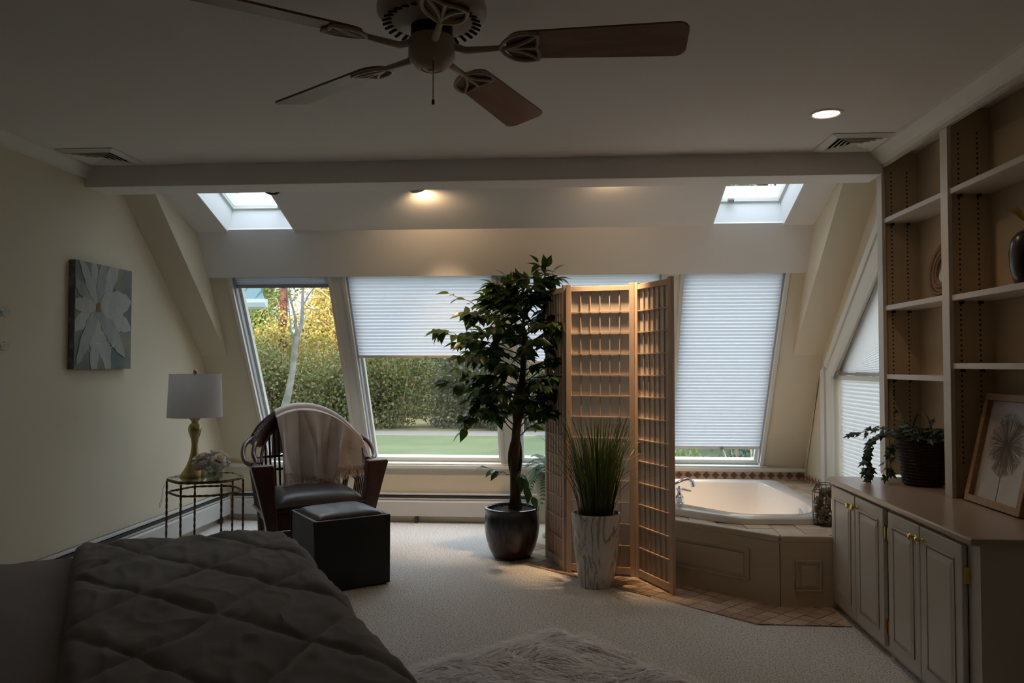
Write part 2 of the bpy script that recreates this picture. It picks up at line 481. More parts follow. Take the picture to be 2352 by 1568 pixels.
def rounded(poly, r, n=4):
    out = []
    m = len(poly)
    for i in range(m):
        p0, p, p1 = Vector(poly[i - 1]), Vector(poly[i]), Vector(poly[(i + 1) % m])
        a, b = (p0 - p), (p1 - p)
        d = min(r, a.length * 0.45, b.length * 0.45)
        a = p + a.normalized() * d; b = p + b.normalized() * d
        for k in range(n + 1):
            t = k / n
            q = a * (1 - t) ** 2 + p * 2 * t * (1 - t) + b * t * t
            out.append((q.x, q.y))
    return out
# ================================================================== the room
XL, XR, XRM = -2.90, 1.90, 1.97
CH = 2.507
SL = sqrt(1 + 0.565 ** 2)
def frame3(o, ex, ey):
    ex, ey = Vector(ex).normalized(), Vector(ey).normalized()
    ez = ex.cross(ey)
    M = Matrix((ex, ey, ez)).transposed().to_4x4(); M.translation = Vector(o)
    return M
MS = frame3((0, 6.52, 0.48), (1, 0, 0), (0, -0.565, 1))          # window slope: x, up-slope, into the room
MD = frame3((0, 5.52, 2.25), (1, 0, 0), (0, -1, 0.367))          # dormer ceiling
M1 = frame3((0, 6.01, 1.38), (1, 0, 0), (0, -1, 0.94))           # main roof slope beside the dormer
MX = Matrix(((0, 0, 1, 0), (1, 0, 0, 0), (0, 1, 0, 0), (0, 0, 0, 1)))   # (y, z, x) prism -> world
def sz(z): return (z - 0.48) * SL

floor = struct(G().box(XL - 0.15, 2.12, -2.4, 6.67, -0.12, 0.0).build('floor', CARPET), 'beige looped carpet over the whole room')
struct(G().box(XL - 0.15, 2.12, -2.4, 4.50, CH, CH + 0.2).build('ceiling', CEILP), 'flat white bedroom ceiling above the fan')
struct(G().box(XL - 0.15, XL, -2.4, 6.70, 0, 2.9).build('wall_left', CREAM), 'cream painted left wall with the canvas')
wr = struct(G().box(XRM, XRM + 0.15, -2.4, 4.60, 0, 2.7).build('wall_right', CREAM), 'cream right wall behind the bookcase')
struct(G().box(XL - 0.15, 2.12, -2.4, -2.25, 0, 2.7).build('wall_rear', CREAM), 'cream wall behind the bed')
struct(G().box(XL - 0.15, 2.05, 6.52, 6.67, 0, 0.48).build('wall_far', CREAM), 'low cream wall under the sloped windows')
# gable wall with the trapezoid window
def gz(y): return 1.25 + 0.80 * (5.78 - y)
g = G()
g.prism([(5.80, 0), (6.67, 0), (6.67, 0.48), (5.72, 2.0), (5.80, 1.9)], XR, XR + 0.15, MX)
g.prism([(4.60, 0), (5.80, 0), (5.80, 0.46), (4.60, 0.46)], XR, XR + 0.15, MX)
g.prism([(4.60, gz(4.60)), (5.80, gz(5.80)), (5.80, 2.9), (4.60, 2.9)], XR, XR + 0.15, MX)
struct(g.build('wall_gable', CREAM), 'cream gable wall beside the bath with the trapezoid window')
# window slope pieces
g = G()
g.box(XL, -2.55, 0, sz(1.38), -0.15, 0, MS); g.box(-2.68, -2.55, sz(1.38), sz(2.0), -0.15, 0, MS)
struct(g.build('wall_slope_left', CREAM), 'sloped cream wall left of the windows')
g = G()
g.box(1.58, 2.05, 0, sz(1.38), -0.15, 0, MS); g.box(1.58, 1.68, sz(1.38), sz(2.0), -0.15, 0, MS)
struct(g.build('wall_slope_right', CREAM), 'sloped cream wall right of the windows above the bath')
struct(G().box(-2.70, 1.70, sz(1.975), sz(2.30), -0.15, 0.035, MS).build('wall_header', CEILP), 'white sloped band above the row of windows')
for nm, x0, x1, lb in (('ceiling_slope_left', XL, -2.686, 'left'), ('ceiling_slope_right', 1.686, 2.05, 'right')):
    struct(G().box(x0, x1, 0, 2.35, -0.12, 0, M1).build(nm, CREAM), 'sloped cream soffit %s of the dormer' % lb)
for nm, x0, x1, lb in (('wall_cheek_left', -2.80, -2.68, 'left'), ('wall_cheek_right', 1.68, 1.80, 'right')):
    struct(G().prism([(6.01, 1.38), (5.51, 2.27), (4.80, 2.53), (4.80, 2.515)], x0, x1, MX).build(nm, CREAM), 'triangular cream cheek wall %s of the windows' % lb)
# dormer ceiling with two skylight openings
SKX = ((-2.457, -1.945), (0.985, 1.485))
D0, D1 = 0.038, 0.86
g = G()
g.box(-2.80, 1.80, -0.12, D0, -0.18, 0, MD); g.box(-2.80, 1.80, D1, 1.16, -0.18, 0, MD)
for a, b in ((-2.80, SKX[0][0]), (SKX[0][1], SKX[1][0]), (SKX[1][1], 1.80)):
    g.box(a, b, D0, D1, -0.18, 0, MD)
struct(g.build('ceiling_dormer', CEILP), 'sloped white dormer ceiling with two skylights')
struct(G().box(XL - 0.1, 2.1, 4.28, 4.49, CH + 0.05, 3.05).build('ceiling_leak_block', CEILP), 'hidden filler added above the ceiling edge to stop light leaks')  # added filler, closes the attic gap so no sky light leaks in
struct(G().box(XL, 1.76, 4.497, 4.71, 2.378, CH + 0.12).build('trim_beam', CEILP, bevel=0.004), 'boxed ceiling beam across the room before the dormer')
for i, (a, b) in enumerate(SKX):
    rt = struct(thing('window_%d' % (7 + i), '', 'window'), ('left' if i == 0 else 'right') + ' skylight with a white painted well')
    del rt['category']
    g = G(); t = 0.012
    g.box(a, a + t, D0, D1, -0.32, 0.001, MD); g.box(b - t, b, D0, D1, -0.32, 0.001, MD)
    g.box(a + t, b - t, D0, D0 + t, -0.32, 0.001, MD); g.box(a + t, b - t, D1 - t, D1, -0.32, 0.001, MD)
    g.build('well', WELL, rt)
    g = G(); q = 0.03
    g.box(a + t, a + q, D0 + t, D1 - t, -0.215, -0.185, MD); g.box(b - q, b - t, D0 + t, D1 - t, -0.215, -0.185, MD)
    g.box(a + q, b - q, D0 + t, D0 + q, -0.215, -0.185, MD); g.box(a + q, b - q, D1 - q, D1 - t, -0.215, -0.185, MD)
    g.build('window_frame', WHITE, rt)
    G().box(a + q, b - q, D0 + q, D1 - q, -0.203, -0.197, MD).build('pane', SKYPANE, rt)
    xm = b - 0.12 if i == 0 else a + 0.14
    G().box(xm - 0.022, xm + 0.022, D0 + 0.035, D0 + 0.075, -0.185, -0.165, MD).build('latch', mat('latch_metal_%d' % i, (0.30, 0.28, 0.26), 0.5), rt, bevel=0.006)

# the four sloped windows
WX = ((-2.52, -1.77), (-1.65, -0.55), (-0.40, 0.675), (0.825, 1.55))
S0, S1 = 0.016, sz(1.972)
for k, (a, b) in enumerate(((-1.77, -1.65), (-0.55, -0.40), (0.675, 0.825), (-2.555, -2.52), (1.55, 1.585))):
    o = struct(G().box(a, b, -0.01, S1 + 0.05, -0.15, -0.002 if k > 2 else 0.004, MS).build('trim_mullion_%d' % (k + 1), WHITE, bevel=0.003))
for k, (a, b) in enumerate(WX):
    rt = struct(thing('window_%d' % (k + 1), '', 'w'), ('leftmost tall sloped window', 'second sloped window from the left', 'third sloped window, behind the folding screen', 'rightmost sloped window above the bath')[k])
    del rt['category']
    g = G(); q = 0.032
    g.box(a, a + q, -0.065, S1, -0.12, -0.08, MS); g.box(b - q, b, -0.065, S1, -0.12, -0.08, MS)
    g.box(a + q, b - q, -0.065, 0.012, -0.12, -0.08, MS); g.box(a + q, b - q, S1 - q, S1, -0.12, -0.08, MS)
    g.build('window_frame', GREYMET if False else WHITE, rt, bevel=0.003)
    g = G()
    g.box(a - 0.022, a + 0.006, S0, S1, 0.0, 0.016, MS); g.box(b - 0.006, b + 0.022, S0, S1, 0.0, 0.016, MS)
    g.build('casing', WHITE, rt, bevel=0.003)
    g = G(); g.box(a, a + 0.012, S0, S1, -0.075, -0.03, MS); g.box(b - 0.012, b, S0, S1, -0.075, -0.03, MS)
    g.build('shade_track', mat('shade_track_%d' % k, (0.42, 0.44, 0.48), 0.5), rt)
    G().box(a + q, b - q, 0.012, S1 - q, -0.103, -0.097, MS).build('pane', PANE, rt)
struct(G().box(XL, XR, 6.475, 6.535, 0.447, 0.478).box(-2.60, 1.60, 6.485, 6.60, 0.478, 0.492).build('trim_sill', WHITE, bevel=0.005), 'white window sill along the far wall')

# honeycomb shades
def shade(k, s_end, label, ring):
    a, b = WX[k]; a += 0.014; b -= 0.014
    rt = thing('pleated_shade', label, 'window shade', MS @ Vector(((a + b) / 2, s_end, -0.05)), 0, 'pleated shades on the sloped windows')
    T = Matrix.Translation(-rt.location)
    W = T @ MS
    G().box(a, b, S1 - 0.02, S1, -0.072, -0.028, W).build('head_rail', WHITE, rt)
    full = S1 - 0.02 - s_end - 0.025
    n = max(4, int(round(full / 0.029)))
    for side in (1, -1):
        pts = []
        for i in range(2 * n + 1):
            s = S1 - 0.02 - full * i / (2 * n)
            off = 0.004 if i % 2 == 0 else 0.014
            pts.append((s, -0.05 + side * off))
        v = [(a, s, nn) for s, nn in pts] + [(b, s, nn) for s, nn in pts]
        m = len(pts)
        if side == 1 or s_end > 1.5:
            G().add(v, [(i, i + 1, m + i + 1, m + i) for i in range(m - 1)], W).build('pleated_cloth', SHADE, rt)
    G().box(a, b, s_end, s_end + 0.026, -0.064, -0.034, W).build('bottom_rail', WHITE if k else GREYMET, rt, bevel=0.004)
    if ring:
        xm = (a + b) / 2 + ring
        P = W @ Vector((xm, s_end + 0.012, -0.028))
        g = G().box(P.x - 0.012, P.x + 0.012, P.y - 0.01, P.y + 0.004, P.z - 0.008, P.z + 0.008)
        g.tube([(P.x + 0.014 * cos(t), P.y - 0.012, P.z - 0.02 + 0.014 * sin(t)) for t in [2 * pi * i / 14 for i in range(14)]], 0.0016, 5, closed=True)
        g.build('pull_ring', GREYMET, rt)
shade(0, sz(1.872), 'white shade raised into a stack at the top of the leftmost window', -0.005)
shade(1, sz(1.345), 'white honeycomb shade lowered halfway, left of the ficus', -0.005)
shade(2, sz(1.30), 'white honeycomb shade mostly hidden behind the folding screen', 0.2)
shade(3, sz(0.612), 'white honeycomb shade lowered almost fully above the bath', 0.05)

# gable window (trapezoid) with its two shades
rt = struct(thing('window_5', '', 'w'), 'trapezoid gable window beside the bookcase'); del rt['category']
g = G()
YA, YB = 4.60, 5.80
for (p, q2) in (((YA, 0.46), (YB, 0.46)), ((YB, 0.46), (YB, gz(YB))), ((YB, gz(YB)), (YA, gz(YA)))):
    P, Q = Vector((XR + 0.10, *p)), Vector((XR + 0.10, *q2))
    d = (Q - P); L = d.length
    M = frame3(P, d, Vector((1, 0, 0)))
    g.box(-0.03, L + 0.03, -0.025, 0.025, -0.035, 0.035, M)
g.build('window_frame', WHITE, rt)
G().prism([(YA, 0.46), (YB, 0.46), (YB, gz(YB)), (YA, gz(YA))], XR + 0.10, XR + 0.106, MX).build('pane', PANE, rt)
g = G()
g.prism([(5.785, 0.44), (5.90, 0.44), (5.90, 1.27), (5.785, 1.30)], XR - 0.02, XR, MX)
g.prism([(5.90, 0.44), (5.985, 0.44), (5.985, 1.27), (5.90, 1.30)], XR - 0.035, XR, MX)
g.prism([(YA, gz(YA) - 0.02), (5.80, gz(5.80) - 0.02), (5.86, gz(5.86) + 0.10), (YA, gz(YA) + 0.16)], XR - 0.022, XR, MX)
g.prism([(YA, gz(YA) + 0.16), (5.86, gz(5.86) + 0.10), (5.90, gz(5.90) + 0.17), (YA, gz(YA) + 0.24)], XR - 0.034, XR, MX)
g.prism([(5.64, 0.40), (6.0, 0.40), (6.0, 0.445), (5.64, 0.445)], XR - 0.03, XR, MX)
g.build('casing', WHITE, rt, bevel=0.003)
rt = thing('fan_shade', 'fan pleated white shade in the sloped top of the gable window', 'window shade', (XR + 0.04, 5.76, 1.25))
n = 30; C0 = Vector((0, 0, 0.02))
v = []
for i in range(2 * n + 1):
    t = i / (2 * n)
    zz = 0.01 + t * (gz(4.61) - 0.03 - 1.25)
    v.append((0.012 if i % 2 else -0.004, 4.61 - 5.76, zz))
v2 = [(0.002 * (i % 2), -0.03, 0.012 + 0.012 * i / (2 * n)) for i in range(2 * n + 1)]
m = len(v)
G().add(v + v2, [(i, i + 1, m + i + 1, m + i) for i in range(m - 1)]).build('pleated_cloth', SHADE2, rt)
G().box(-0.012, 0.02, 4.61 - 5.76, 0, -0.012, 0.008).build('bottom_rail', GREYMET, rt)
Pm = frame3((0, 0.0, 0.03), (0, -1, 0.80), (1, 0, 0))
G().box(0, 1.45, -0.012, 0.02, -0.02, -0.006, Pm).build('slope_rail', GREYMET, rt)
G().tube([(-0.02, 0.0, 0.02), (-0.03, 0.02, 0.0), (-0.03, 0.03, -0.04)], 0.007, 6).build('cord_bracket', GREYMET, rt)
rt = thing('gable_shade', 'white honeycomb shade in the rectangular lower part of the gable window', 'window shade', (XR + 0.04, 5.2, 0.47))
n = 27
pts = [(0.0 if i % 2 else 0.014, 1.235 - 0.47 - 0.03 - (0.735) * i / (2 * n)) for i in range(2 * n + 1)]
v = [(x, 4.61 - 5.2, z) for x, z in pts] + [(x, 5.78 - 5.2, z) for x, z in pts]
m = len(pts)
G().add(v, [(i, i + 1, m + i + 1, m + i) for i in range(m - 1)]).build('pleated_cloth', SHADE2, rt)
G().box(-0.008, 0.022, 4.61 - 5.2, 5.78 - 5.2, 0.735, 0.765).build('head_rail', WHITE, rt)

# crown mouldings
prof = [(0, 0), (0, -0.075), (0.012, -0.075), (0.018, -0.06), (0.04, -0.03), (0.055, -0.015), (0.06, 0)]
g = G(); g.prism([(-(-x), z) for x, z in prof], -2.25, 4.497, Matrix(((1, 0, 0, XL), (0, 0, 1, 0), (0, 1, 0, CH), (0, 0, 0, 1))))
struct(g.build('trim_crown_left', WHITE), 'white crown moulding along the left wall')
g = G(); g.prism([(-x * 1.2, z) for x, z in prof], 2.0, 4.497, Matrix(((1, 0, 0, 1.755), (0, 0, 1, 0), (0, 1, 0, CH), (0, 0, 0, 1))))
struct(g.build('trim_crown_right', WHITE), 'white crown moulding above the bookcase')

# baseboard heaters
def heater(label, M, L, ends):
    rt = thing('baseboard_heater', label, 'heater', M.translation, 0, 'baseboard heaters')
    W = Matrix.Translation(-M.translation) @ M
    G().box(0, L, 0.0, 0.012, 0.05, 0.245, W).build('back_plate', HEATER, rt)
    G().box(0, L, 0.0, 0.05, 0.232, 0.245, W).build('top_plate', HEATER, rt, bevel=0.003)
    G().box(0, L, 0.02, 0.045, 0.195, 0.225, W).build('fin_slot', HEATDK, rt)
    G().add([(0, .058, .06), (0, .066, .06), (0, .066, .175), (0, .058, .19), (L, .058, .06), (L, .066, .06), (L, .066, .175), (L, .058, .19)],
            [(0, 1, 2, 3), (7, 6, 5, 4), (0, 4, 5, 1), (1, 5, 6, 2), (2, 6, 7, 3), (3, 7, 4, 0)], W).build('front_cover', HEATER, rt)
    G().box(0, L, 0.052, 0.060, 0.195, 0.207, W).build('damper', HEATER, rt)
    for e in ends:
        G().box(e - 0.03, e + 0.03, 0.0, 0.071, 0.03, 0.248, W).build('end_cap', HEATER, rt, bevel=0.004)
    for i in range(int(L / 0.9) + 1):
        G().box(0.1 + 0.9 * i, 0.12 + 0.9 * i, 0.01, 0.05, 0.0, 0.06, W).build('foot', HEATDK, rt)
heater('long white baseboard heater under the windows', frame3((-0.25, 6.52, 0), (-1, 0, 0), (0, -1, 0)), 2.57, (0.03,))
heater('white baseboard heater along the left wall beside the lamp table', frame3((XL, 6.45, 0), (0, -1, 0), (1, 0, 0)) @ Matrix.Diagonal((1, 1, -1, 1)) if False else Matrix(((0, 1, 0, XL), (-1, 0, 0, 6.448), (0, 0, 1, 0), (0, 0, 0, 1))), 3.3, ())

# unseen house roof, shaped and run far left to shade the hedge
g = G()
g.prism([(1.0, 5.3), (4.45, 3.02), (4.45, 3.14), (1.0, 5.45), (-3.2, 2.9), (-3.2, 2.75)], -18.0, 2.3, MX)
struct(g.build('roof', ROOFM), 'unseen house roof above the room, shaped to shade the hedge')

# ------------------------------------------------------------------ tiled floor by the bath
DECKZ = 0.38
deck = [(1.895, 6.515), (1.895, 4.405), (1.15, 4.405), (-0.05, 5.39), (-0.05, 6.515)]
apr = [(1.895, 6.515), (1.895, 4.37), (1.14, 4.37), (-0.08, 5.37), (-0.08, 6.515)]
treg = [(-0.36, 6.5), (-0.36, 5.25), (0.95, 4.07), (1.415, 4.07), (1.415, 6.5)]
treg_show = treg
o = G().prism(treg, -0.01, 0.003).build('tile_bed', GROUT, floor)
rng = random.Random(3)
ts = 0.082; gr = 0.005
for i in range(-5, 90):
    for j in range(-60, 60):
        u, v2_ = i * ts, j * ts
        c45 = sqrt(0.5)
        def rp(x, y): return (-0.4 + (x - y) * c45, 4.0 + (x + y) * c45)
        q = [rp(u, v2_), rp(u + ts - gr, v2_), rp(u + ts - gr, v2_ + ts - gr), rp(u, v2_ + ts - gr)]
        cx, cy = rp(u + ts / 2, v2_ + ts / 2)
        q = clip_poly(q, treg)
        if len(q) < 3 or area(q) < 0.0006 or (cx < 0.25 and cy > 5.75) or inside((cx, cy), [(1.9, 6.6), (1.9, 4.6), (1.25, 4.55), (0.10, 5.45), (0.10, 6.6)]): continue
        hh = 0.007 + rng.uniform(-0.001, 0.001)
        o = G().prism(q, 0.001, hh).build('floor_tile', TILE if rng.random() < 0.5 else TILE2, floor)
# ================================================================== bath
rt = thing('bath_surround', 'cream panelled bath surround with a tiled deck', 'bath surround', (0.9, 5.4, 0))
T = Matrix.Translation((-0.9, -5.4, 0))
tubo = rounded([(1.60, 6.24), (1.60, 4.98), (1.47, 4.71), (0.966, 4.68), (0.06, 5.44), (0.06, 6.24)], 0.09)
tubi = rounded([(1.44, 6.10), (1.535, 5.3), (1.515, 4.98), (1.40, 4.82), (1.03, 4.80), (0.46, 5.42), (0.30, 5.76), (0.42, 6.09)], 0.10)
# apron walls (hollow so that the basin has room)
g = G()
for (p, q) in (((1.895, 4.37), (1.14, 4.37)), ((1.14, 4.37), (-0.08, 5.37)), ((-0.08, 5.37), (-0.08, 6.515))):
    P, Q = Vector((*p, 0)), Vector((*q, 0))
    M = frame3(P, Q - P, Vector((0, 0, 1)).cross(Q - P))
    L = (Q - P).length
    g.box(0, L, -0.03, 0.0, 0.004, DECKZ - 0.03, T @ M)
g.build('apron', APRON, rt)
# raised frame members of the apron panels
def panel(P, Q, x0, x1, z0, z1):
    P, Q = Vector((*P, 0)), Vector((*Q, 0))
    M = T @ frame3(P, Q - P, Vector((0, 0, 1)).cross(Q - P))
    g = G(); w_ = 0.016
    g.box(x0, x1, 0, 0.012, z0, z0 + w_, M); g.box(x0, x1, 0, 0.012, z1 - w_, z1, M)
    g.box(x0, x0 + w_, 0, 0.012, z0 + w_, z1 - w_, M); g.box(x1 - w_, x1, 0, 0.012, z0 + w_, z1 - w_, M)
    g.build('panel_moulding', APRON, rt, bevel=0.003)
    G().box(x0 + 0.04, x1 - 0.04, 0, 0.007, z0 + 0.04, z1 - 0.04, M).build('panel', APRON, rt, bevel=0.005)
panel((1.14, 4.37), (1.415, 4.37), 0.07, 0.21, 0.085, 0.265) if False else None
def mk(p, q, x0, x1, z0, z1):
    # outward face lies on the left of q->p walked backwards, so walk so that the normal points out
    P, Q = Vector((*p, 0)), Vector((*q, 0))
    d = (Q - P).normalized(); nrm = Vector((d.y, -d.x, 0))
    M = T @ Matrix(((d.x, nrm.x, 0, P.x), (d.y, nrm.y, 0, P.y), (0, 0, 1, 0), (0, 0, 0, 1)))
    g = G(); w_ = 0.014
    g.box(x0, x1, 0, 0.009, z0, z0 + w_, M); g.box(x0, x1, 0, 0.009, z1 - w_, z1, M)
    g.box(x0, x0 + w_, 0, 0.009, z0 + w_, z1 - w_, M); g.box(x1 - w_, x1, 0, 0.009, z0 + w_, z1 - w_, M)
    g.build('panel_moulding', APRON, rt, bevel=0.003)
    G().box(x0 + 0.03, x1 - 0.03, 0, 0.006, z0 + 0.03, z1 - 0.03, M).build('panel', APRON, rt, bevel=0.004)
mk((1.14, 4.37), (1.43, 4.37), 0.08, 0.22, 0.09, 0.26)
mk((-0.08, 5.37), (1.14, 4.37), 0.10, 1.40, 0.11, 0.29)
G().box(1.139, 1.1415, 4.3675, 4.376, 0.004, 0.345, T).build('corner_joint', HOLE, rt)
# deck ring: slab between deck outline and tub outline
def ring_loop(outer, n, c):
    out = []
    for k in range(n):
        a = 2 * pi * k / n
        d = (cos(a), sin(a)); best = None
        for i in range(len(outer)):
            (x1, y1), (x2, y2) = outer[i - 1], outer[i]
            ex, ey = x2 - x1, y2 - y1
            den = d[0] * ey - d[1] * ex
            if abs(den) < 1e-9: continue
            t = ((x1 - c[0]) * ey - (y1 - c[1]) * ex) / den
            s = ((x1 - c[0]) * d[1] - (y1 - c[1]) * d[0]) / den
            if t > 0 and -1e-6 <= s <= 1 + 1e-6 and (best is None or t > best): best = t
        out.append((c[0] + d[0] * best, c[1] + d[1] * best))
    return out
NC = 96; CC = (0.98, 5.55)
def loft(loops, close0=False, close1=False):
    g = G(); n = len(loops[0])
    v = [p for lp in loops for p in lp]; f = []
    for i in range(len(loops) - 1):
        for k in range(n):
            k2 = (k + 1) % n
            f.append((i * n + k, i * n + k2, (i + 1) * n + k2, (i + 1) * n + k))
    if close0: f.append(tuple(range(n))[::-1])
    if close1: f.append(tuple(range((len(loops) - 1) * n, len(loops) * n)))
    return g.add(v, f)
do = ring_loop(deck, NC * 2, CC); ti = ring_loop([((x - CC[0]) * 0.985 + CC[0], (y - CC[1]) * 0.985 + CC[1]) for x, y in tubo], NC * 2, CC)
def L3(lp, z): return [(x - 0.9, y - 5.4, z) for x, y in lp]
loft([L3(ti, DECKZ - 0.03), L3(do, DECKZ - 0.03), L3(do, DECKZ - 0.007), L3(ti, DECKZ - 0.007), L3(ti, DECKZ - 0.03)]).build('deck', GROUT, rt)
# nosing along the front edges
for (p, q) in (((1.42, 4.40), (1.15, 4.40)), ((1.15, 4.40), (-0.05, 5.385))):
    P, Q = Vector((*p, 0)), Vector((*q, 0)); d = (Q - P).normalized(); nrm = Vector((-d.y, d.x, 0)) * -1
    if nrm.y > 0: nrm = -nrm
    M = T @ Matrix(((d.x, nrm.x, 0, P.x), (d.y, nrm.y, 0, P.y), (0, 0, 1, 0), (0, 0, 0, 1)))
    G().box(0, (Q - P).length, -0.035, 0.03, DECKZ - 0.034, DECKZ + 0.004, M).build('nosing', APRON, rt, bevel=0.008)
rng = random.Random(5)
dk = [(1.89, 6.51), (1.89, 4.44), (1.16, 4.44), (-0.04, 5.425), (-0.04, 6.51)]
tsz = 0.145
an = atan2(5.39 - 4.405, -0.05 - 1.15)
for i in range(-20, 30):
    for j in range(-20, 30):
        diag = True
        x, y = 1.885 - (i + 1) * tsz, 4.44 + j * tsz
        q = [(x, y), (x + tsz - 0.005, y), (x + tsz - 0.005, y + tsz - 0.005), (x, y + tsz - 0.005)]
        if all(inside(p, [((a - CC[0]) * 0.96 + CC[0], (b - CC[1]) * 0.96 + CC[1]) for a, b in tubo]) for p in q): continue
        q = clip_poly(q, dk)
        if len(q) < 3 or area(q) < 0.0008: continue
        cx, cy = sum(p[0] for p in q) / len(q), sum(p[1] for p in q) / len(q)
        if cx < 0.3: continue
        # keep the part of the tile outside the tub
        if inside((cx, cy), [((a - CC[0]) * 0.97 + CC[0], (b - CC[1]) * 0.97 + CC[1]) for a, b in tubo]): continue
        G().prism([(a - 0.9, b - 5.4) for a, b in q], DECKZ - 0.012, DECKZ + rng.uniform(-0.001, 0.001)).build('deck_tile', (TILE, CREAMTILE, TILE)[rng.randrange(3)], rt)
# border of red diamonds on the walls
g = G().box(-0.05, 1.895, 6.508, 6.519, DECKZ, 0.447, T).build('border_strip', CREAMTILE, rt)
G().box(1.886, 1.898, 6.06, 6.508, DECKZ, 0.447, T).build('border_strip', CREAMTILE, rt)
dm = G().prism([(0, -0.030), (0.031, 0), (0, 0.030), (-0.031, 0)], 0, 0.004).mesh('border_diamond', REDTILE)
for i in range(26):
    inst('border_diamond', dm, rt, T @ Matrix.Translation((1.855 - i * 0.0735, 6.508, 0.415)) @ Matrix.Rotation(R(90), 4, 'X'))
for i in range(6):
    inst('border_diamond', dm, rt, T @ Matrix.Translation((1.886, 6.47 - i * 0.0735, 0.415)) @ Matrix.Rotation(R(-90), 4, 'Z') @ Matrix.Rotation(R(90), 4, 'X'))

# bathtub
rt = thing('bathtub', 'white corner bathtub sunk in the tiled deck', 'bathtub', (0.98, 5.55, DECKZ))
def TL(lp, z, sc_=1.0): return [((x - CC[0]) * sc_, (y - CC[1]) * sc_, z) for x, y in lp]
to = ring_loop(tubo, NC, CC); tn = ring_loop(tubi, NC, CC)
loft([TL(to, 0.0, 0.985), TL(to, 0.002, 1.0), TL(to, 0.032, 1.0), TL(to, 0.042, 0.988), TL(tn, 0.042, 1.02), TL(tn, 0.036, 1.0), TL(tn, 0.0, 0.985), TL(tn, -0.15, 0.93), TL(tn, -0.28, 0.86), TL(tn, -0.34, 0.72)], False, True).build('basin', TUB, rt, smooth=True)
G().box(-0.42, -0.16, 0.58, 0.60, -0.10, -0.095).build('spout_plate', TUB, rt) if False else None
# moulded arm rest contour in the basin wall
for (x, y, a) in ((0.50, -0.36, -12),):
    M = Matrix.Translation((x, y, -0.10)) @ Matrix.Rotation(R(a), 4, 'Z')
    G().ball((0, 0, 0), 0.1, 8, (0.35, 0.85, 1.1)).build('arm_rest', TUB, rt, smooth=True).matrix_local = M
# faucet set
rt = thing('bath_faucet', 'chrome gooseneck bath faucet with a lever at the near tub edge', 'faucet', (0.60, 5.19, DECKZ + 0.042))
g = G().lathe([(0.032, 0), (0.032, 0.01), (0.022, 0.02), (0.018, 0.06), (0.020, 0.07), (0.0, 0.075)], 16)
g.build('base', CHROME, rt, smooth=True)
G().tube([(0, 0, 0.05), (0.01, 0.0, 0.085), (0.05, 0.0, 0.10), (0.10, 0.01, 0.115), (0.145, 0.02, 0.135), (0.18, 0.03, 0.14), (0.205, 0.035, 0.125), (0.213, 0.036, 0.095)],
         [0.014, 0.015, 0.014, 0.013, 0.013, 0.0135, 0.0145, 0.016], 12).build('spout', CHROME, rt, smooth=True)
HV = Matrix.Translation((0.105, -0.09, 0))
G().lathe([(0.034, 0), (0.034, 0.01), (0.026, 0.016), (0.028, 0.03), (0.030, 0.045), (0.018, 0.06), (0.012, 0.075), (0.018, 0.09), (0.020, 0.10), (0.0, 0.105)], 18, HV).build('valve_base', CHROME, rt, smooth=True)
G().tube([(0, 0, 0.095), (0.03, 0, 0.097), (0.075, 0, 0.085)], [0.006, 0.010, 0.008], 10, HV).build('lever', TUB, rt, smooth=True)
G().tube([(0, 0, 0.095), (-0.02, 0, 0.097)], [0.008, 0.006], 8, HV).ball((0.105, -0.09, 0.11), 0.008, 6).build('cap', CHROME, rt, smooth=True)

# wire basket of pine cones
rt = thing('wire_basket', 'black wire basket of pine cones on the bath deck', 'basket', (1.50, 4.72, DECKZ + 0.002))
g = G()
for i in range(12):
    a = 2 * pi * i / 12
    g.tube([(0.075 * cos(a + t * 0.25), 0.075 * sin(a + t * 0.25), 0.19 * t) for t in (0, 0.33, 0.66, 1)] + [(0.045 * cos(a + 0.3), 0.045 * sin(a + 0.3), 0.235)], 0.0018, 5)
for z in (0.002, 0.06, 0.125, 0.19):
    g.tube([(0.075 * cos(2 * pi * i / 20), 0.075 * sin(2 * pi * i / 20), z) for i in range(20)], 0.0022, 5, closed=True)
g.tube([(0.045 * cos(2 * pi * i / 20), 0.045 * sin(2 * pi * i / 20), 0.235) for i in range(20)], 0.0022, 5, closed=True)
g.build('wire_cage', DARKMET, rt)
G().lathe([(0.073, 0.0), (0.073, 0.004)], 20).build('bottom_disc', DARKMET, rt)
def cone_mesh():
    g = G(); g.lathe([(0.003, -0.028), (0.016, -0.022), (0.022, -0.006), (0.018, 0.012), (0.008, 0.027), (0.001, 0.031)], 10)
    for k in range(26):
        a = k * 2.4; z = -0.022 + 0.046 * k / 26; r = 0.022 * (1 - abs(k / 26 - 0.3) * 0.9)
        M = Matrix.Translation((r * cos(a), r * sin(a), z)) @ Matrix.Rotation(a, 4, 'Z')
        g.add([(-0.004, -0.006, 0), (0.006, -0.004, 0.004), (0.006, 0.004, 0.004), (-0.004, 0.006, 0), (0, 0, 0.008)], [(0, 1, 2, 3), (0, 4, 1), (2, 4, 3), (1, 4, 2)], M)
    return g.mesh('pine_cone', CONE)
cm = cone_mesh()
rng = random.Random(2)
spots = [(0.045 * cos(a), 0.045 * sin(a), 0.03 + z) for z in (0, 0.052, 0.104) for a in [2 * pi * k / 5 + z * 9 for k in range(5)]] + [(0.02, 0.01, 0.185), (-0.02, -0.01, 0.18)]
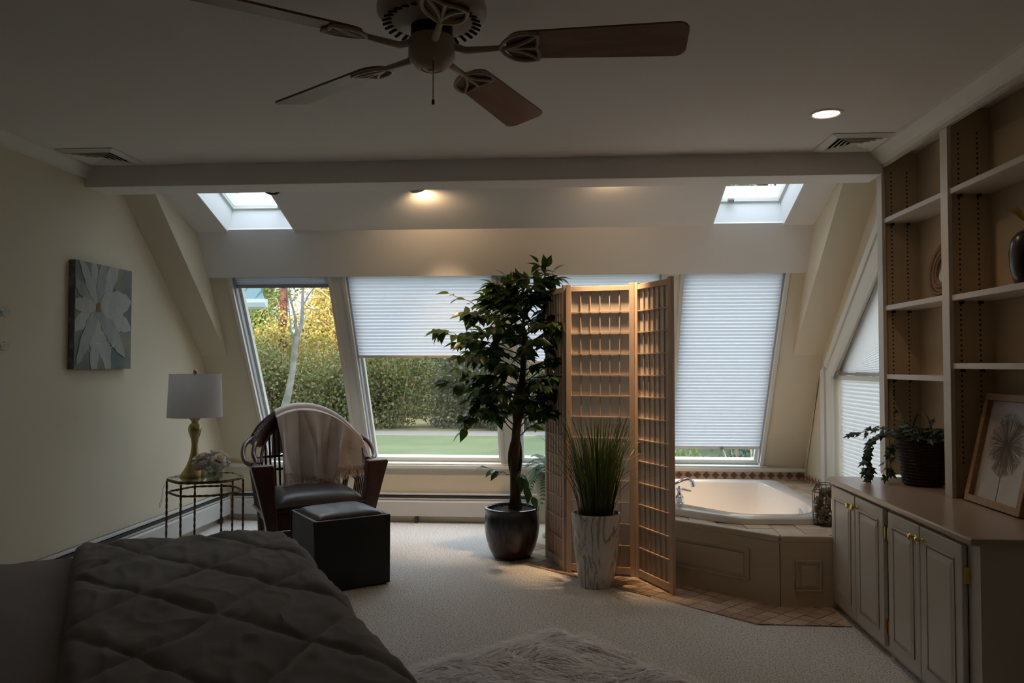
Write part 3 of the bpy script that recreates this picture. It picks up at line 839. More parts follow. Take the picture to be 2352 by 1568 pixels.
for p in spots:
    o = bpy.data.objects.new('pine_cone', cm); COL.objects.link(o)
    o.location = (1.50 + p[0], 4.72 + p[1], DECKZ + 0.006 + p[2]); o.rotation_euler = (rng.uniform(-0.6, 0.6), rng.uniform(-0.6, 0.6), rng.uniform(0, 6))
    tag(o, 'brown pine cone inside the wire basket', 'pine cone', 'pine cones in the wire basket')

# ================================================================== base cabinets
XC = 1.43
def cabinet(y0, y1, doors, label):
    rt = thing('base_cabinet', label, 'cabinet', (XC + 0.25, (y0 + y1) / 2, 0), 0, 'built-in base cabinets')
    T = Matrix.Translation((-XC - 0.25, -(y0 + y1) / 2, 0))
    g = G(); xf, xb = XC + 0.02, XRM
    g.box(xf, xb, y0, y0 + 0.02, 0.0, 0.672, T); g.box(xf, xb, y1 - 0.02, y1, 0.0, 0.672, T)
    g.box(xb - 0.012, xb, y0 + 0.02, y1 - 0.02, 0.0, 0.672, T); g.box(xf, xb - 0.012, y0 + 0.02, y1 - 0.02, 0.05, 0.068, T)
    g.build('body', CABW, rt)
    g = G()
    y0 -= 0.0015; y1 += 0.0005
    g.box(xf - 0.004, xf + 0.016, y0, y1, 0.652, 0.6735, T); g.box(xf - 0.004, xf + 0.016, y0, y1, 0.012, 0.05, T)
    g.box(xf - 0.004, xf + 0.016, y0, y0 + 0.088, 0.05, 0.652, T); g.box(xf - 0.004, xf + 0.016, y1 - 0.045, y1, 0.05, 0.652, T)
    g.build('face_frame', CABW, rt)
    G().box(xf + 0.01, xf + 0.03, y0, y1, 0.0, 0.012, T).build('toe_kick', HOLE, rt)
    for (a, b, kn) in doors:
        d = G().box(XC - 0.008, XC + 0.013, a, b, 0.04, 0.657, T).build('door', CABW, rt, bevel=0.006)
        # recessed field with a raised centre
        s = 0.055
        gg = G()
        gg.box(XC - 0.0085, XC - 0.008, a + s, b - s, 0.04 + s + 0.005, 0.657 - s, T)
        g2 = G(); t = 0.010
        x0 = XC - 0.012
        for (ya, yb, za, zb) in ((a + s, b - s, 0.095, 0.095 + t), (a + s, b - s, 0.602 - t, 0.602), (a + s, a + s + t, 0.095 + t, 0.602 - t), (b - s - t, b - s, 0.095 + t, 0.602 - t)):
            g2.box(x0, XC - 0.006, ya, yb, za, zb, T)
        g2.build('moulding', CABW, d, bevel=0.003)
        i0 = 0.028
        yy0, yy1, zz0, zz1 = a + s + i0, b - s - i0, 0.095 + i0, 0.602 - i0 - 0.015
        xi = XC - 0.013
        v = [(XC - 0.007, a + s + t, 0.095 + t), (XC - 0.007, b - s - t, 0.095 + t), (XC - 0.007, b - s - t, 0.602 - t), (XC - 0.007, a + s + t, 0.602 - t), (xi, yy0, zz0), (xi, yy1, zz0), (xi, yy1, zz1), (xi, yy0, zz1)]
        G().add(v, [(4, 7, 6, 5), (0, 4, 5, 1), (1, 5, 6, 2), (2, 6, 7, 3), (3, 7, 4, 0)], T).build('raised_panel', CABW, d)
        M = T @ Matrix.Translation((XC - 0.008, kn, 0.605)) @ Matrix.Rotation(R(-90), 4, 'Y')
        G().lathe([(0.009, 0), (0.009, 0.002), (0.0045, 0.005), (0.0045, 0.014), (0.012, 0.020), (0.0145, 0.025), (0.012, 0.030), (0.0, 0.032)], 14, M).build('knob', BRASS, d, smooth=True, label='polished brass knob')
        hy = a if abs(kn - b) < abs(kn - a) else b
        sg = -1 if hy == a else 1
        for hz in (0.13, 0.55):
            g = G().box(XC - 0.004, XC + 0.016, min(hy, hy + sg * 0.012), max(hy, hy + sg * 0.012), hz - 0.03, hz + 0.03, T)
            g.tube([T @ Vector((XC + 0.002, hy + sg * 0.004, hz - 0.034)), T @ Vector((XC + 0.002, hy + sg * 0.004, hz + 0.034))], 0.0045, 6)
            g.build('hinge', BRASS, d, label='brass hinge')
cabinet(3.665, 4.40, ((4.045, 4.392, 4.075), (3.69, 4.040, 4.01)), 'ivory two-door base cabinet next to the bath')
cabinet(2.895, 3.663, ((3.322, 3.640, 3.35), (2.975, 3.318, 3.29)), 'ivory two-door base cabinet nearest the camera under the framed print')
tag(G().box(1.405, 1.965, 2.875, 4.43, 0.674, 0.70).build('countertop', COUNTER, bevel=0.006), 'long ivory countertop running over both base cabinets', 'countertop')

# ================================================================== bookcase
XB = 1.755
rt = thing('bookcase', 'tall ivory built-in bookcase standing on the countertop', 'bookcase', (1.86, 3.7, 0.70))
T = Matrix.Translation((-1.86, -3.7, -0.70))
posts = ((4.508, 4.580), (3.747, 3.818), (2.90, 2.972))
for a, b in posts:
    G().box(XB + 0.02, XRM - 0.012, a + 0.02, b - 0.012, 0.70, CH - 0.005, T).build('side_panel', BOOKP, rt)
    G().box(XB, XB + 0.02, a, b, 0.70, 2.417, T).build('stile', CABW, rt, bevel=0.002)
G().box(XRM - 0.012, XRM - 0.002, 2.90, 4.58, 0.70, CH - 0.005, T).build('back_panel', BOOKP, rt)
G().box(XB, XB + 0.02, 2.90, 4.58, 2.418, CH - 0.003, T).build('fascia', CABW, rt)
for (a, b, zs) in ((3.806, 4.528, (2.13, 1.640, 1.258)), (2.96, 3.767, (2.128, 1.632, 1.318))):
    for z in zs:
        G().box(XB + 0.012, XRM - 0.014, a + 0.004, b - 0.004, z - 0.026, z, T).build('shelf', CABW, rt, bevel=0.002)
        g = G()
        for y in (a + 0.012, b - 0.012):
            for x in (XB + 0.06, XRM - 0.07):
                g.box(x - 0.006, x + 0.006, y - 0.012, y + 0.012, z - 0.040, z - 0.027, T)
        g.build('shelf_pins', HOLE, rt)
g = G()
for y, sg in ((4.5275, -1), (3.8065, 1), (3.7665, -1), (2.9605, 1)):
    for x in (XB + 0.06, XRM - 0.07):
        z = 0.86
        while z < 2.40:
            g.add([(x - 0.004, y + sg * 0.0006, z - 0.004), (x + 0.004, y + sg * 0.0006, z - 0.004), (x + 0.004, y + sg * 0.0006, z + 0.004), (x - 0.004, y + sg * 0.0006, z + 0.004)], [(0, 1, 2, 3)], T)
            z += 0.0235
stuff(g.build('pin_holes', HOLE, rt))

# things on the shelves
rt = thing('round_mirror', 'small round mirror in a woven ring frame on the left shelf', 'mirror', (1.905, 4.115, 1.641))
M = Matrix.Translation((0, 0, 0.155)) @ Matrix.Rotation(R(8), 4, 'Y') @ Matrix.Rotation(R(-90), 4, 'Y')
loops = []
g = G()
for i in range(5):
    r = 0.075 + 0.018 * i
    g.tube([M @ Vector((r * cos(2 * pi * k / 40), r * sin(2 * pi * k / 40), 0.004 * (i % 2))) for k in range(40)], 0.0105, 7, closed=True)
g.build('woven_ring', WOVEN, rt, smooth=True)
G().lathe([(0.072, -0.002), (0.072, 0.002)], 32, M).build('mirror_glass', MIRROR, rt)
rt = thing('ceramic_vase', 'dark aubergine ceramic vase with dried stems on the right shelf', 'vase', (1.86, 3.275, 1.632))
G().lathe([(0.052, 0), (0.066, 0.012), (0.080, 0.07), (0.083, 0.13), (0.074, 0.185), (0.052, 0.212), (0.032, 0.222), (0.030, 0.235), (0.026, 0.235), (0.026, 0.2)], 28, None, True, True).build('body', PURPLE, rt, smooth=True)
rng = random.Random(11)
for k in range(16):
    a = rng.uniform(0, 2 * pi); l = rng.uniform(0.05, 0.11); t = rng.uniform(0.2, 0.9)
    G().tube([(0.01 * cos(a), 0.01 * sin(a), 0.20), (0.02 * cos(a), 0.02 * sin(a), 0.25), ((0.02 + l * t * 0.6) * cos(a), (0.02 + l * t * 0.6) * sin(a), 0.25 + l * 0.5), ((0.02 + l * t) * cos(a), (0.02 + l * t) * sin(a), 0.25 + l * 0.75)], [0.001, 0.002, 0.004, 0.0008], 5).build('dried_stem', STRAW, rt)

# framed dandelion print
rt = thing('framed_print', 'light oak framed dandelion print leaning on the countertop', 'picture frame', (1.80, 3.48, 0.701))
M = Matrix.Rotation(R(12.5), 4, 'Y') @ Matrix(((0, 0, 1, 0), (-1, 0, 0, 0), (0, 1, 0, 0), (0, 0, 0, 1)))  # local x->-y world, y->up, z->into wall
Wd, Hd, fw = 0.43, 0.49, 0.030
g = G()
g.box(-Wd / 2, Wd / 2, 0, fw, -0.022, 0.004, M); g.box(-Wd / 2, Wd / 2, Hd - fw, Hd, -0.022, 0.004, M)
g.box(-Wd / 2, -Wd / 2 + fw, fw, Hd - fw, -0.022, 0.004, M); g.box(Wd / 2 - fw, Wd / 2, fw, Hd - fw, -0.022, 0.004, M)
g.build('frame', OAK, rt, bevel=0.002)
G().box(-Wd / 2 + fw, Wd / 2 - fw, fw, Hd - fw, 0.0, 0.003, M).build('print', PRINTBG, rt)
g = G(); rng = random.Random(4)
cx, cy = -0.005, 0.275
for k in range(300):
    a = rng.uniform(0, 2 * pi); L = 0.13 * sqrt(rng.uniform(0.25, 1.0)); wd = 0.0010
    p = Vector((cx, cy)); q = p + Vector((cos(a), sin(a))) * L; nn = Vector((-sin(a), cos(a))) * wd
    g.add([(p.x - nn.x, p.y - nn.y, -0.0006), (q.x - nn.x, q.y - nn.y, -0.0006), (q.x + nn.x, q.y + nn.y, -0.0006), (p.x + nn.x, p.y + nn.y, -0.0006)], [(0, 1, 2, 3)], M)
    for s in range(4):
        b = a + rng.uniform(-0.9, 0.9); q2 = q + Vector((cos(b), sin(b))) * 0.022; n2 = Vector((-sin(b), cos(b))) * 0.0006
        g.add([(q.x - n2.x, q.y - n2.y, -0.0007), (q2.x, q2.y, -0.0007), (q.x + n2.x, q.y + n2.y, -0.0007)], [(0, 1, 2)], M)
g.box(cx - 0.003, cx + 0.003, fw, cy, -0.0008, -0.0002, M)
g.build('printed_dandelion', PRINTFG, rt)

# ================================================================== folding screen
scr = thing('folding_screen', 'three-panel pine folding screen with lattice over rice paper', 'folding screen', (0.22, 4.95, 0))
SP = [(-0.150, 5.385), (-0.017, 5.0), (0.418, 4.905), (0.600, 4.535)]
SH = 1.82
for k in range(3):
    P, Q = Vector((*SP[k], 0)), Vector((*SP[k + 1], 0))
    d = (Q - P); L = d.length; d.normalize()
    nrm = Vector((d.y, -d.x, 0))            # front, towards the room
    M = Matrix.Translation((-0.22, -4.95, 0)) @ Matrix(((d.x, nrm.x, 0, P.x), (d.y, nrm.y, 0, P.y), (0, 0, 1, 0), (0, 0, 0, 1)))
    e0, e1 = 0.006, L - 0.006
    st = 0.033
    fr = G().box(e0, e0 + st, -0.011, 0.011, 0.0, SH, M).box(e1 - st, e1, -0.011, 0.011, 0.0, SH, M).box(e0 + st, e1 - st, -0.009, 0.009, SH - 0.045, SH - 0.012, M).box(e0 + st, e1 - st, -0.009, 0.009, 0.02, 0.062, M).build('panel_frame', SCREENW, scr, bevel=0.0015)
    i0, i1, z0, z1 = e0 + st, e1 - st, 0.062, SH - 0.045
    G().box(i0, i1, -0.0085, -0.0075, z0, z1, M).build('paper', PAPER, fr)
    vb = G().box(-0.0028, 0.0028, -0.007, 0.003, z0, z1).mesh('lattice_upright', SCREENW)
    for i in range(5):
        inst('lattice_upright', vb, fr, M @ Matrix.Translation((i0 + (i1 - i0) * (i + 1) / 6, 0, 0)))
    hb = G().box(i0, i1, -0.006, 0.008, -0.003, 0.003).mesh('lattice_rail', SCREENW)
    for i in range(12):
        inst('lattice_rail', hb, fr, M @ Matrix.Translation((0, 0, z0 + (z1 - z0) * (i + 1) / 13)))
for k in (1, 2):
    for z in (0.32, 0.95, 1.55):
        x, y = SP[k]
        G().box(x - 0.22 - 0.008, x - 0.22 + 0.008, y - 4.95 - 0.006, y - 4.95 + 0.010, z - 0.03, z + 0.03).build('hinge', GREYMET, scr, label='grey metal hinge')
# ================================================================== ceiling fan
rt = thing('ceiling_fan', 'five-blade ceiling fan with wooden blades and cream motor', 'ceiling fan', (-0.388, 2.20, CH))
G().lathe([(0.09, -0.001), (0.12, -0.02), (0.128, -0.035), (0.150, -0.05), (0.153, -0.06), (0.150, -0.16), (0.157, -0.175), (0.157, -0.19), (0.146, -0.205), (0.10, -0.222), (0.072, -0.228), (0.06, -0.23)], 48).build('motor_housing', FANBODY, rt, smooth=True)
g = G()
for i in range(40):
    a = 2 * pi * i / 40
    for z in (-0.075, -0.085, -0.095):
        g.box(0.150, 0.1535, -0.004, 0.004, z - 0.003, z + 0.003, Matrix.Rotation(a, 4, 'Z'))
g.build('upper_vents', HOLE, rt)
g = G()
for i in range(30):
    a = 2 * pi * (i + 0.5) / 30
    M = Matrix.Rotation(a, 4, 'Z') @ Matrix.Translation((0.120, 0, -0.2155)) @ Matrix.Rotation(R(20), 4, 'Y')
    g.box(-0.022, 0.022, -0.0042, 0.0042, -0.003, 0.0015, M)
g.build('lower_vents', HOLE, rt)
G().lathe([(0.060, -0.228), (0.060, -0.262), (0.050, -0.266)], 32).build('collar', DARKMET, rt, smooth=True)
G().lathe([(0.03, -0.258), (0.062, -0.262), (0.067, -0.268), (0.067, -0.315), (0.064, -0.322), (0.045, -0.345), (0.030, -0.352), (0.028, -0.349), (0.012, -0.354), (0.010, -0.358), (0.0, -0.358)], 36).build('switch_housing', FANBODY, rt, smooth=True)
g = G()
for k in range(30):
    g.ball((0.012, -0.045, -0.345 - 0.0036 * k), 0.0018, 4)
g.lathe([(0.0035, -0.462), (0.0045, -0.455), (0.0035, -0.448)], 8, Matrix.Translation((0.012, -0.045, -0.006)))
g.build('pull_chain', DARKMET, rt)
outl = []
r0, r1, hw0, hw1 = 0.215, 0.722, 0.058, 0.073
blade_poly = [(r0, -hw0 * 0.55), (r0 + 0.03, -hw0), (r1 - 0.02, -hw1), (r1, -hw1 + 0.02), (r1, hw1 - 0.02), (r1 - 0.02, hw1), (r0 + 0.03, hw0), (r0, hw0 * 0.55)]
blade_poly = rounded(blade_poly, 0.018, 3)
bme = G().prism(blade_poly, -0.003, 0.003).mesh('blade', FANWOOD)
ir = G()
ir.tube([(0.055, 0, 0.01), (0.10, 0, -0.008), (0.16, 0, -0.006), (0.20, 0, -0.004)], [0.011, 0.010, 0.009, 0.008], 8)
def loop(pts, r=0.0055): ir.tube(pts, r, 6)
def arc2(p, q, bulge, n=10):
    P, Q = Vector((*p, -0.006)), Vector((*q, -0.006)); d = Q - P; nn = Vector((-d.y, d.x, 0))
    return [P + d * t + nn * bulge * 4 * t * (1 - t) for t in [i / n for i in range(n + 1)]]
tip = (0.205, 0.0)
for s in (1, -1):
    loop(arc2((0.195, 0), (0.305, s * 0.055), s * 0.22)); loop(arc2((0.195, 0), (0.305, s * 0.055), -s * 0.10))
    loop(arc2((0.300, 0.0), (0.305, s * 0.055), s * -0.06))
loop(arc2((0.195, 0), (0.300, 0.0), 0.0))
ime = ir.mesh('blade_iron', FANBODY, smooth=True)
for k in range(5):
    M = Matrix.Rotation(R(-1.2 + 72 * k), 4, 'Z') @ Matrix.Translation((0, 0, -0.29)) @ Matrix.Rotation(R(-14), 4, 'X')
    inst('blade', bme, rt, M)
    inst('blade_iron', ime, rt, Matrix.Rotation(R(-1.2 + 72 * k), 4, 'Z') @ Matrix.Translation((0, 0, -0.293)) @ Matrix.Rotation(R(-14), 4, 'X'))

# ceiling diffusers
def vent(x, y, label):
    rt = thing('ceiling_vent', label, 'vent', (x, y, CH), 0, 'ceiling air diffusers')
    def ring(a, b, z0, z1):
        g = G()
        v = [(-a, -a, z0), (a, -a, z0), (a, a, z0), (-a, a, z0), (-b, -b, z1), (b, -b, z1), (b, b, z1), (-b, b, z1)]
        v += [(p[0], p[1], p[2] - 0.0025) for p in v]
        f = []
        for i in range(4):
            j = (i + 1) % 4
            f += [(i, j, 4 + j, 4 + i), (8 + i, 12 + i, 12 + j, 8 + j), (i, 8 + i, 8 + j, j), (4 + i, 4 + j, 12 + j, 12 + i)]
        return g.add(v, f)
    G().box(-0.14, 0.14, -0.14, 0.14, -0.001, 0.0).build('dark_throat', HOLE, rt)
    ring(0.168, 0.132, -0.002, -0.014).build('frame', WHITE, rt)
    for i in range(5):
        a = 0.132 - 0.024 * i
        ring(a, a - 0.022, -0.016, -0.003).build('louver', WHITE, rt)
    G().box(-0.014, 0.014, -0.014, 0.014, -0.012, -0.004).build('centre_plate', WHITE, rt)
vent(-2.67, 4.285, 'white square ceiling vent in the left corner by the beam')
vent(1.535, 4.300, 'white square ceiling vent in the right corner above the bookcase')

# recessed lamps
def downlight(x, y, z, tilt, label, lit, group, n=(0, 0, -1), watt=0, spill=0, aim=None, size=R(100), blend=0.6):
    rt = thing('recessed_light', label, 'ceiling light', (x, y, z), 0, group)
    Mz = Vector(n).normalized().to_track_quat('-Z', 'Y').to_matrix().to_4x4() if tilt else Matrix.Identity(4)
    G().lathe([(0.062, 0.0), (0.075, -0.001), (0.077, -0.004), (0.066, -0.006), (0.060, -0.002)], 32, Mz, False, False).build('trim_ring', WHITE, rt, smooth=True)
    if tilt:
        G().lathe([(0.060, 0.0), (0.060, -0.012), (0.050, -0.032), (0.040, -0.036), (0.036, -0.02)], 24, Mz, False, False).build('eyeball', DARKMET if not lit else FANBODY, rt, smooth=True)
        bz = -0.026
        G().lathe([(0.034, bz), (0.02, bz - 0.004), (0.001, bz - 0.005)], 20, Mz, True, True).build('bulb', BULB if lit else WHITE, rt, smooth=True)
    else:
        G().lathe([(0.060, -0.001), (0.05, -0.003), (0.03, -0.004), (0.001, -0.0045)], 28, None, True, True).build('bulb', BULB if lit else WHITE, rt, smooth=True)
    if lit:
        ld = bpy.data.lights.new('lamp_beam', 'SPOT'); ld.energy = watt; ld.color = (1.0, 0.66, 0.36)
        ld.spot_size = size; ld.spot_blend = blend; ld.shadow_soft_size = 0.035
        lo = bpy.data.objects.new('lamp_beam', ld); COL.objects.link(lo); lo.parent = rt
        dn = Vector(n).normalized() if tilt else Vector((0, 0, -1))
        lo.location = dn * (0.06 if tilt else 0.02)
        lo.rotation_euler = (Vector(aim) if aim else dn).to_track_quat('-Z', 'Y').to_euler()
        if spill:                                # soft spill of the same lamp outside its beam
            l2 = ld.copy(); l2.energy = spill; l2.spot_size = R(170); l2.spot_blend = 0.8
            s2 = bpy.data.objects.new('lamp_spill', l2); COL.objects.link(s2); s2.parent = rt
            s2.location = lo.location; s2.rotation_euler = Vector((0.2, 0.62, -0.62)).to_track_quat('-Z', 'Y').to_euler()
    return rt
def dz(y): return 2.25 + 0.367 * (5.52 - y)
downlight(1.228, 3.80, CH - 0.001, False, 'lit round recessed ceiling light before the bookcase', True, None, watt=6.5, size=R(120), blend=0.9)
nd = MD.to_3x3() @ Vector((0, 0, 1))
gp = 'small recessed lights behind the beam'
downlight(-1.915, 4.93, dz(4.93) - 0.002, True, 'small dark recessed light beside the left skylight', False, gp, n=nd)
downlight(-0.965, 4.94, dz(4.94) - 0.002, True, 'small lit recessed light behind the beam above the window row', True, gp, n=(0.12, 0.55, -0.82), watt=60, spill=6.5, aim=(0.10, 0.50, -0.87), size=R(60), blend=0.6)
downlight(0.24, 4.80, dz(4.80) - 0.002, True, 'small recessed light shining down on the folding screen', True, gp, n=(0.05, 0.25, -0.95), watt=230, spill=3, aim=(0.09, 0.30, -1), size=R(58), blend=0.9)

# ================================================================== left wall
rt = thing('canvas_painting', 'unframed canvas of a large white flower on the left wall', 'painting', (XL, 4.653, 1.605))
MP = Matrix(((0, 0, 1, 0), (1, 0, 0, 0), (0, 1, 0, 0), (0, 0, 0, 1)))       # x along the wall, y up, z off the wall
cw, chh = 0.296, 0.320
G().box(-cw, cw, -chh, chh, 0.002, 0.037, MP).build('stretcher', CANVASE, rt)
G().box(-cw, cw, -chh, chh, 0.037, 0.040, MP).build('canvas', CANVAS, rt)
ctr = (-0.075, 0.055)
rng = random.Random(9)
pet = [(100, 0.34, 0.050), (78, 0.36, 0.055), (122, 0.36, 0.05), (55, 0.36, 0.085), (148, 0.26, 0.06), (10, 0.34, 0.12), (-18, 0.36, 0.10), (-45, 0.40, 0.085), (-72, 0.42, 0.085), (-95, 0.42, 0.07), (-120, 0.38, 0.07), (-150, 0.27, 0.075), (178, 0.25, 0.06)]
g = G()
rect = [(-cw, -chh), (cw, -chh), (cw, chh), (-cw, chh)]
for k, (a, L, wd) in enumerate(pet):
    a = R(a)
    pts = []
    for i in range(15):
        t = i / 14
        ww = 0.74 * wd * (sin(pi * t ** 0.75)) ** 0.6 if 0 < t < 1 else 0.006
        pts.append((0.02 + L * t, ww * (1 + 0.15 * rng.uniform(-1, 1))))
    poly = [(ctr[0] + x * cos(a) - y * sin(a), ctr[1] + x * sin(a) + y * cos(a)) for x, y in pts] + [(ctr[0] + x * cos(a) + y * sin(a), ctr[1] + x * sin(a) - y * cos(a)) for x, y in pts[::-1]]
    poly = clip_poly(poly, rect)
    if len(poly) > 2: G().prism(poly, 0.0395 + 0.00005 * k, 0.0412 + 0.00025 * ((k * 5) % 13), MP).build('painted_petal', PETALP if k % 3 != 1 else PETALQ, rt)
for k in range(9):
    a = R(-10 - 22 * k) if k < 5 else R(-30 - 20 * (k - 4)); rr = 0.16 + 0.06 * (k % 3)
    P = [(ctr[0] + rr * cos(a + t) * 1.0, ctr[1] + rr * sin(a + t), 0.0435) for t in (-0.12, -0.04, 0.04, 0.12)]
    if all(abs(p[0]) < cw and abs(p[1]) < chh for p in P):
        G().tube([MP @ Vector(p) for p in P], [0.001, 0.002, 0.002, 0.001], 5).build('paint_ridge', WHITE, rt)
G().prism(rounded([(ctr[0] - 0.02, ctr[1] - 0.03), (ctr[0] + 0.022, ctr[1] - 0.028), (ctr[0] + 0.02, ctr[1] + 0.03), (ctr[0] - 0.015, ctr[1] + 0.026)], 0.012), 0.04, 0.0445, MP).build('painted_heart', YOLK, rt)
for z, lb in ((1.58, 'upper'), (1.405, 'lower')):
    rt = thing('crystal_hook', '%s clear crystal knob hook on the left wall' % lb, 'wall hook', (XL, 3.797, z), 0, 'crystal hooks')
    My = Matrix.Rotation(R(90), 4, 'Y')
    G().lathe([(0.028, 0.0), (0.028, 0.004), (0.010, 0.009), (0.008, 0.022)], 20, My).build('rosette', GREYMET, rt, smooth=True)
    G().ball((0.036, 0, 0), 0.024, 8, (0.75, 1, 1)).build('crystal_knob', CLEAR, rt, smooth=True)
rt = thing('switch_plate', 'ivory switch plate on the left wall under the crystal hooks', 'switch', (XL, 3.79, 1.19))
G().box(0.0, 0.006, -0.04, 0.04, -0.06, 0.06).build('plate', PLASTIC, rt, bevel=0.002)
for y in (-0.012, 0.012):
    G().box(0.004, 0.014, y - 0.005, y + 0.005, -0.012, 0.010).build('toggle', PLASTIC, rt, bevel=0.001)

# ================================================================== side table, lamp, vase
TX, TY, TZ = -2.272, 4.80, 0.605
rt = thing('side_table', 'hexagonal gilt iron side table with mirrored glass top', 'table', (TX, TY, 0))
angs = [R(a) for a in (8, 70, 132, 195, 258, 318)]
hexp = [(0.240 * cos(a), 0.240 * sin(a)) for a in angs]
hexr = rounded(hexp, 0.07, 4)
def twist(path, r, closed=False):
    """a two-strand rope along a path"""
    g = G(); P = [Vector(p) for p in path]
    if closed: P = P + [P[0]]
    fine = []
    for i in range(len(P) - 1):
        n = max(2, int((P[i + 1] - P[i]).length / 0.008))
        fine += [P[i].lerp(P[i + 1], k / n) for k in range(n)]
    fine.append(P[-1])
    m = len(fine)
    for s in range(2):
        pts = []
        for i, p in enumerate(fine):
            t = (fine[min(i + 1, m - 1)] - fine[max(i - 1, 0)]).normalized()
            a = t.cross(Vector((0.31, 0.17, 0.9))).normalized(); b = t.cross(a)
            an = i * 0.62 + s * pi
            pts.append(p + (a * cos(an) + b * sin(an)) * r * 0.30)
        g.tube(pts, r * 0.70, 5)
    return g
twist([(x, y, TZ - 0.004) for x, y in hexr], 0.0105, True).build('top_ring', ROPE, rt, smooth=True)
G().prism([(x * 0.965, y * 0.965) for x, y in hexr], TZ - 0.008, TZ).build('mirror_top', MIRROR, rt)
twist([(x * 0.97, y * 0.97, TZ - 0.085) for x, y in hexr], 0.008, True).build('lower_ring', ROPE, rt, smooth=True)
for a in angs:
    x, y = 0.230 * cos(a), 0.230 * sin(a)
    twist([(x, y, 0.0), (x, y, TZ - 0.015)], 0.0075).build('leg', ROPE, rt, smooth=True)
    G().box(x - 0.012, x + 0.012, y - 0.012, y + 0.012, 0, 0.006).build('foot', ROPE, rt)

LX, LY = -2.372, 4.85
rt = thing('table_lamp', 'gold baluster table lamp with a white drum shade', 'lamp', (LX, LY, TZ))
G().lathe([(0.085, 0.0), (0.086, 0.008), (0.078, 0.02), (0.052, 0.06), (0.034, 0.105), (0.023, 0.155), (0.019, 0.20), (0.023, 0.235), (0.034, 0.265), (0.040, 0.29), (0.039, 0.312), (0.028, 0.33), (0.020, 0.338), (0.021, 0.348), (0.031, 0.360), (0.036, 0.372), (0.030, 0.382), (0.014, 0.388), (0.010, 0.41)], 32).build('base', GOLD, rt, smooth=True)
ssh = 0.270
def shp(u, v):
    a = 2 * pi * u; r = 0.167 + (0.156 - 0.167) * v
    return (r * cos(a), r * sin(a), 0.375 + ssh * v)
G().grid(shp, 48, 3, closed_u=True).build('shade', LAMPSHADE, rt, smooth=True)
g = G()
for z, r in ((0.376, 0.167), (0.375 + ssh, 0.156)):
    g.tube([(r * cos(2 * pi * i / 40), r * sin(2 * pi * i / 40), z) for i in range(40)], 0.0022, 6, closed=True)
g.build('shade_hem', LAMPSHADE, rt)
g = G()
for a in (0, pi / 2, pi, 3 * pi / 2):
    g.tube([(0.004 * cos(a), 0.004 * sin(a), 0.63), (0.155 * cos(a), 0.155 * sin(a), 0.635)], 0.0015, 5)
g.tube([(0, 0, 0.40), (0, 0, 0.645)], 0.004, 6)
g.build('harp', GREYMET, rt)
G().lathe([(0.006, 0.637), (0.011, 0.645), (0.0135, 0.656), (0.012, 0.668), (0.007, 0.675), (0.001, 0.677)], 14).build('finial', GOLD, rt, smooth=True)
G().tube([(-0.06, -0.05, -0.01 + 0.012), (-0.095, -0.10, 0.004), (-0.095, -0.155, 0.0), (-0.10, -0.20, -0.05), (-0.10, -0.215, -0.14), (-0.115, -0.205, -0.165), (-0.125, -0.19, -0.14), (-0.115, -0.18, -0.12)], 0.003, 6).build('power_cord', VASEGLASS, rt)

VX_, VY_ = -2.195, 4.715
rt = thing('cube_vase', 'square clear glass vase of water on the side table', 'vase', (VX_, VY_, TZ), R(38))
hs, hh = 0.052, 0.098
g = G()
g.box(-hs, hs, -hs, hs, 0, 0.014)
for (a, b, c, d) in ((-hs, hs, -hs, -hs + 0.007), (-hs, hs, hs - 0.007, hs), (-hs, -hs + 0.007, -hs + 0.007, hs - 0.007), (hs - 0.007, hs, -hs + 0.007, hs - 0.007)):
    g.box(a, b, c, d, 0.014, hh)
g.build('glass_body', VASEGLASS, rt)
G().box(-hs + 0.008, hs - 0.008, -hs + 0.008, hs - 0.008, 0.015, 0.062).build('water', WATER, rt)
def petal_mesh(sz_, curl, name, m):
    def fn(u, v):
        x = (u - 0.5) * 2
        wd = sz_ * (0.45 + 0.75 * sin(pi * min(1, v * 0.62 + 0.06)))
        bend = curl * v * v
        z = sz_ * 1.15 * v * cos(bend) 
        y = sz_ * (0.35 * x * x * (1 - 0.55 * v)) * -1 + sz_ * 0.55 * v * v * curl + 0.06 * sz_ * sin(7 * x + 3 * v) * v
        return (x * wd * 0.62, y, z - 0.10 * sz_ * abs(x) ** 2.5)
    return G().grid(fn, 7, 6).mesh(name, m, smooth=True)
pm_out = petal_mesh(0.050, 1.1, 'petal', PETAL); pm_mid = petal_mesh(0.042, 0.55, 'petal', PETAL); pm_in = petal_mesh(0.032, 0.12, 'petal', PETALC)
rng = random.Random(21)
roses = [((-0.055, -0.02, 0.115), (-0.35, -0.28, 1), 'largest cream rose at the left of the bouquet', 1.15), ((0.052, -0.02, 0.115), (0.55, -0.25, 0.9), 'ivory rose leaning to the right of the bouquet', 0.95),
         ((0.005, 0.035, 0.140), (0.1, 0.25, 1), 'ivory rose at the top back of the bouquet', 1.0), ((0.055, 0.045, 0.12), (0.6, 0.4, 0.9), 'ivory rose at the right back of the bouquet', 0.9)]
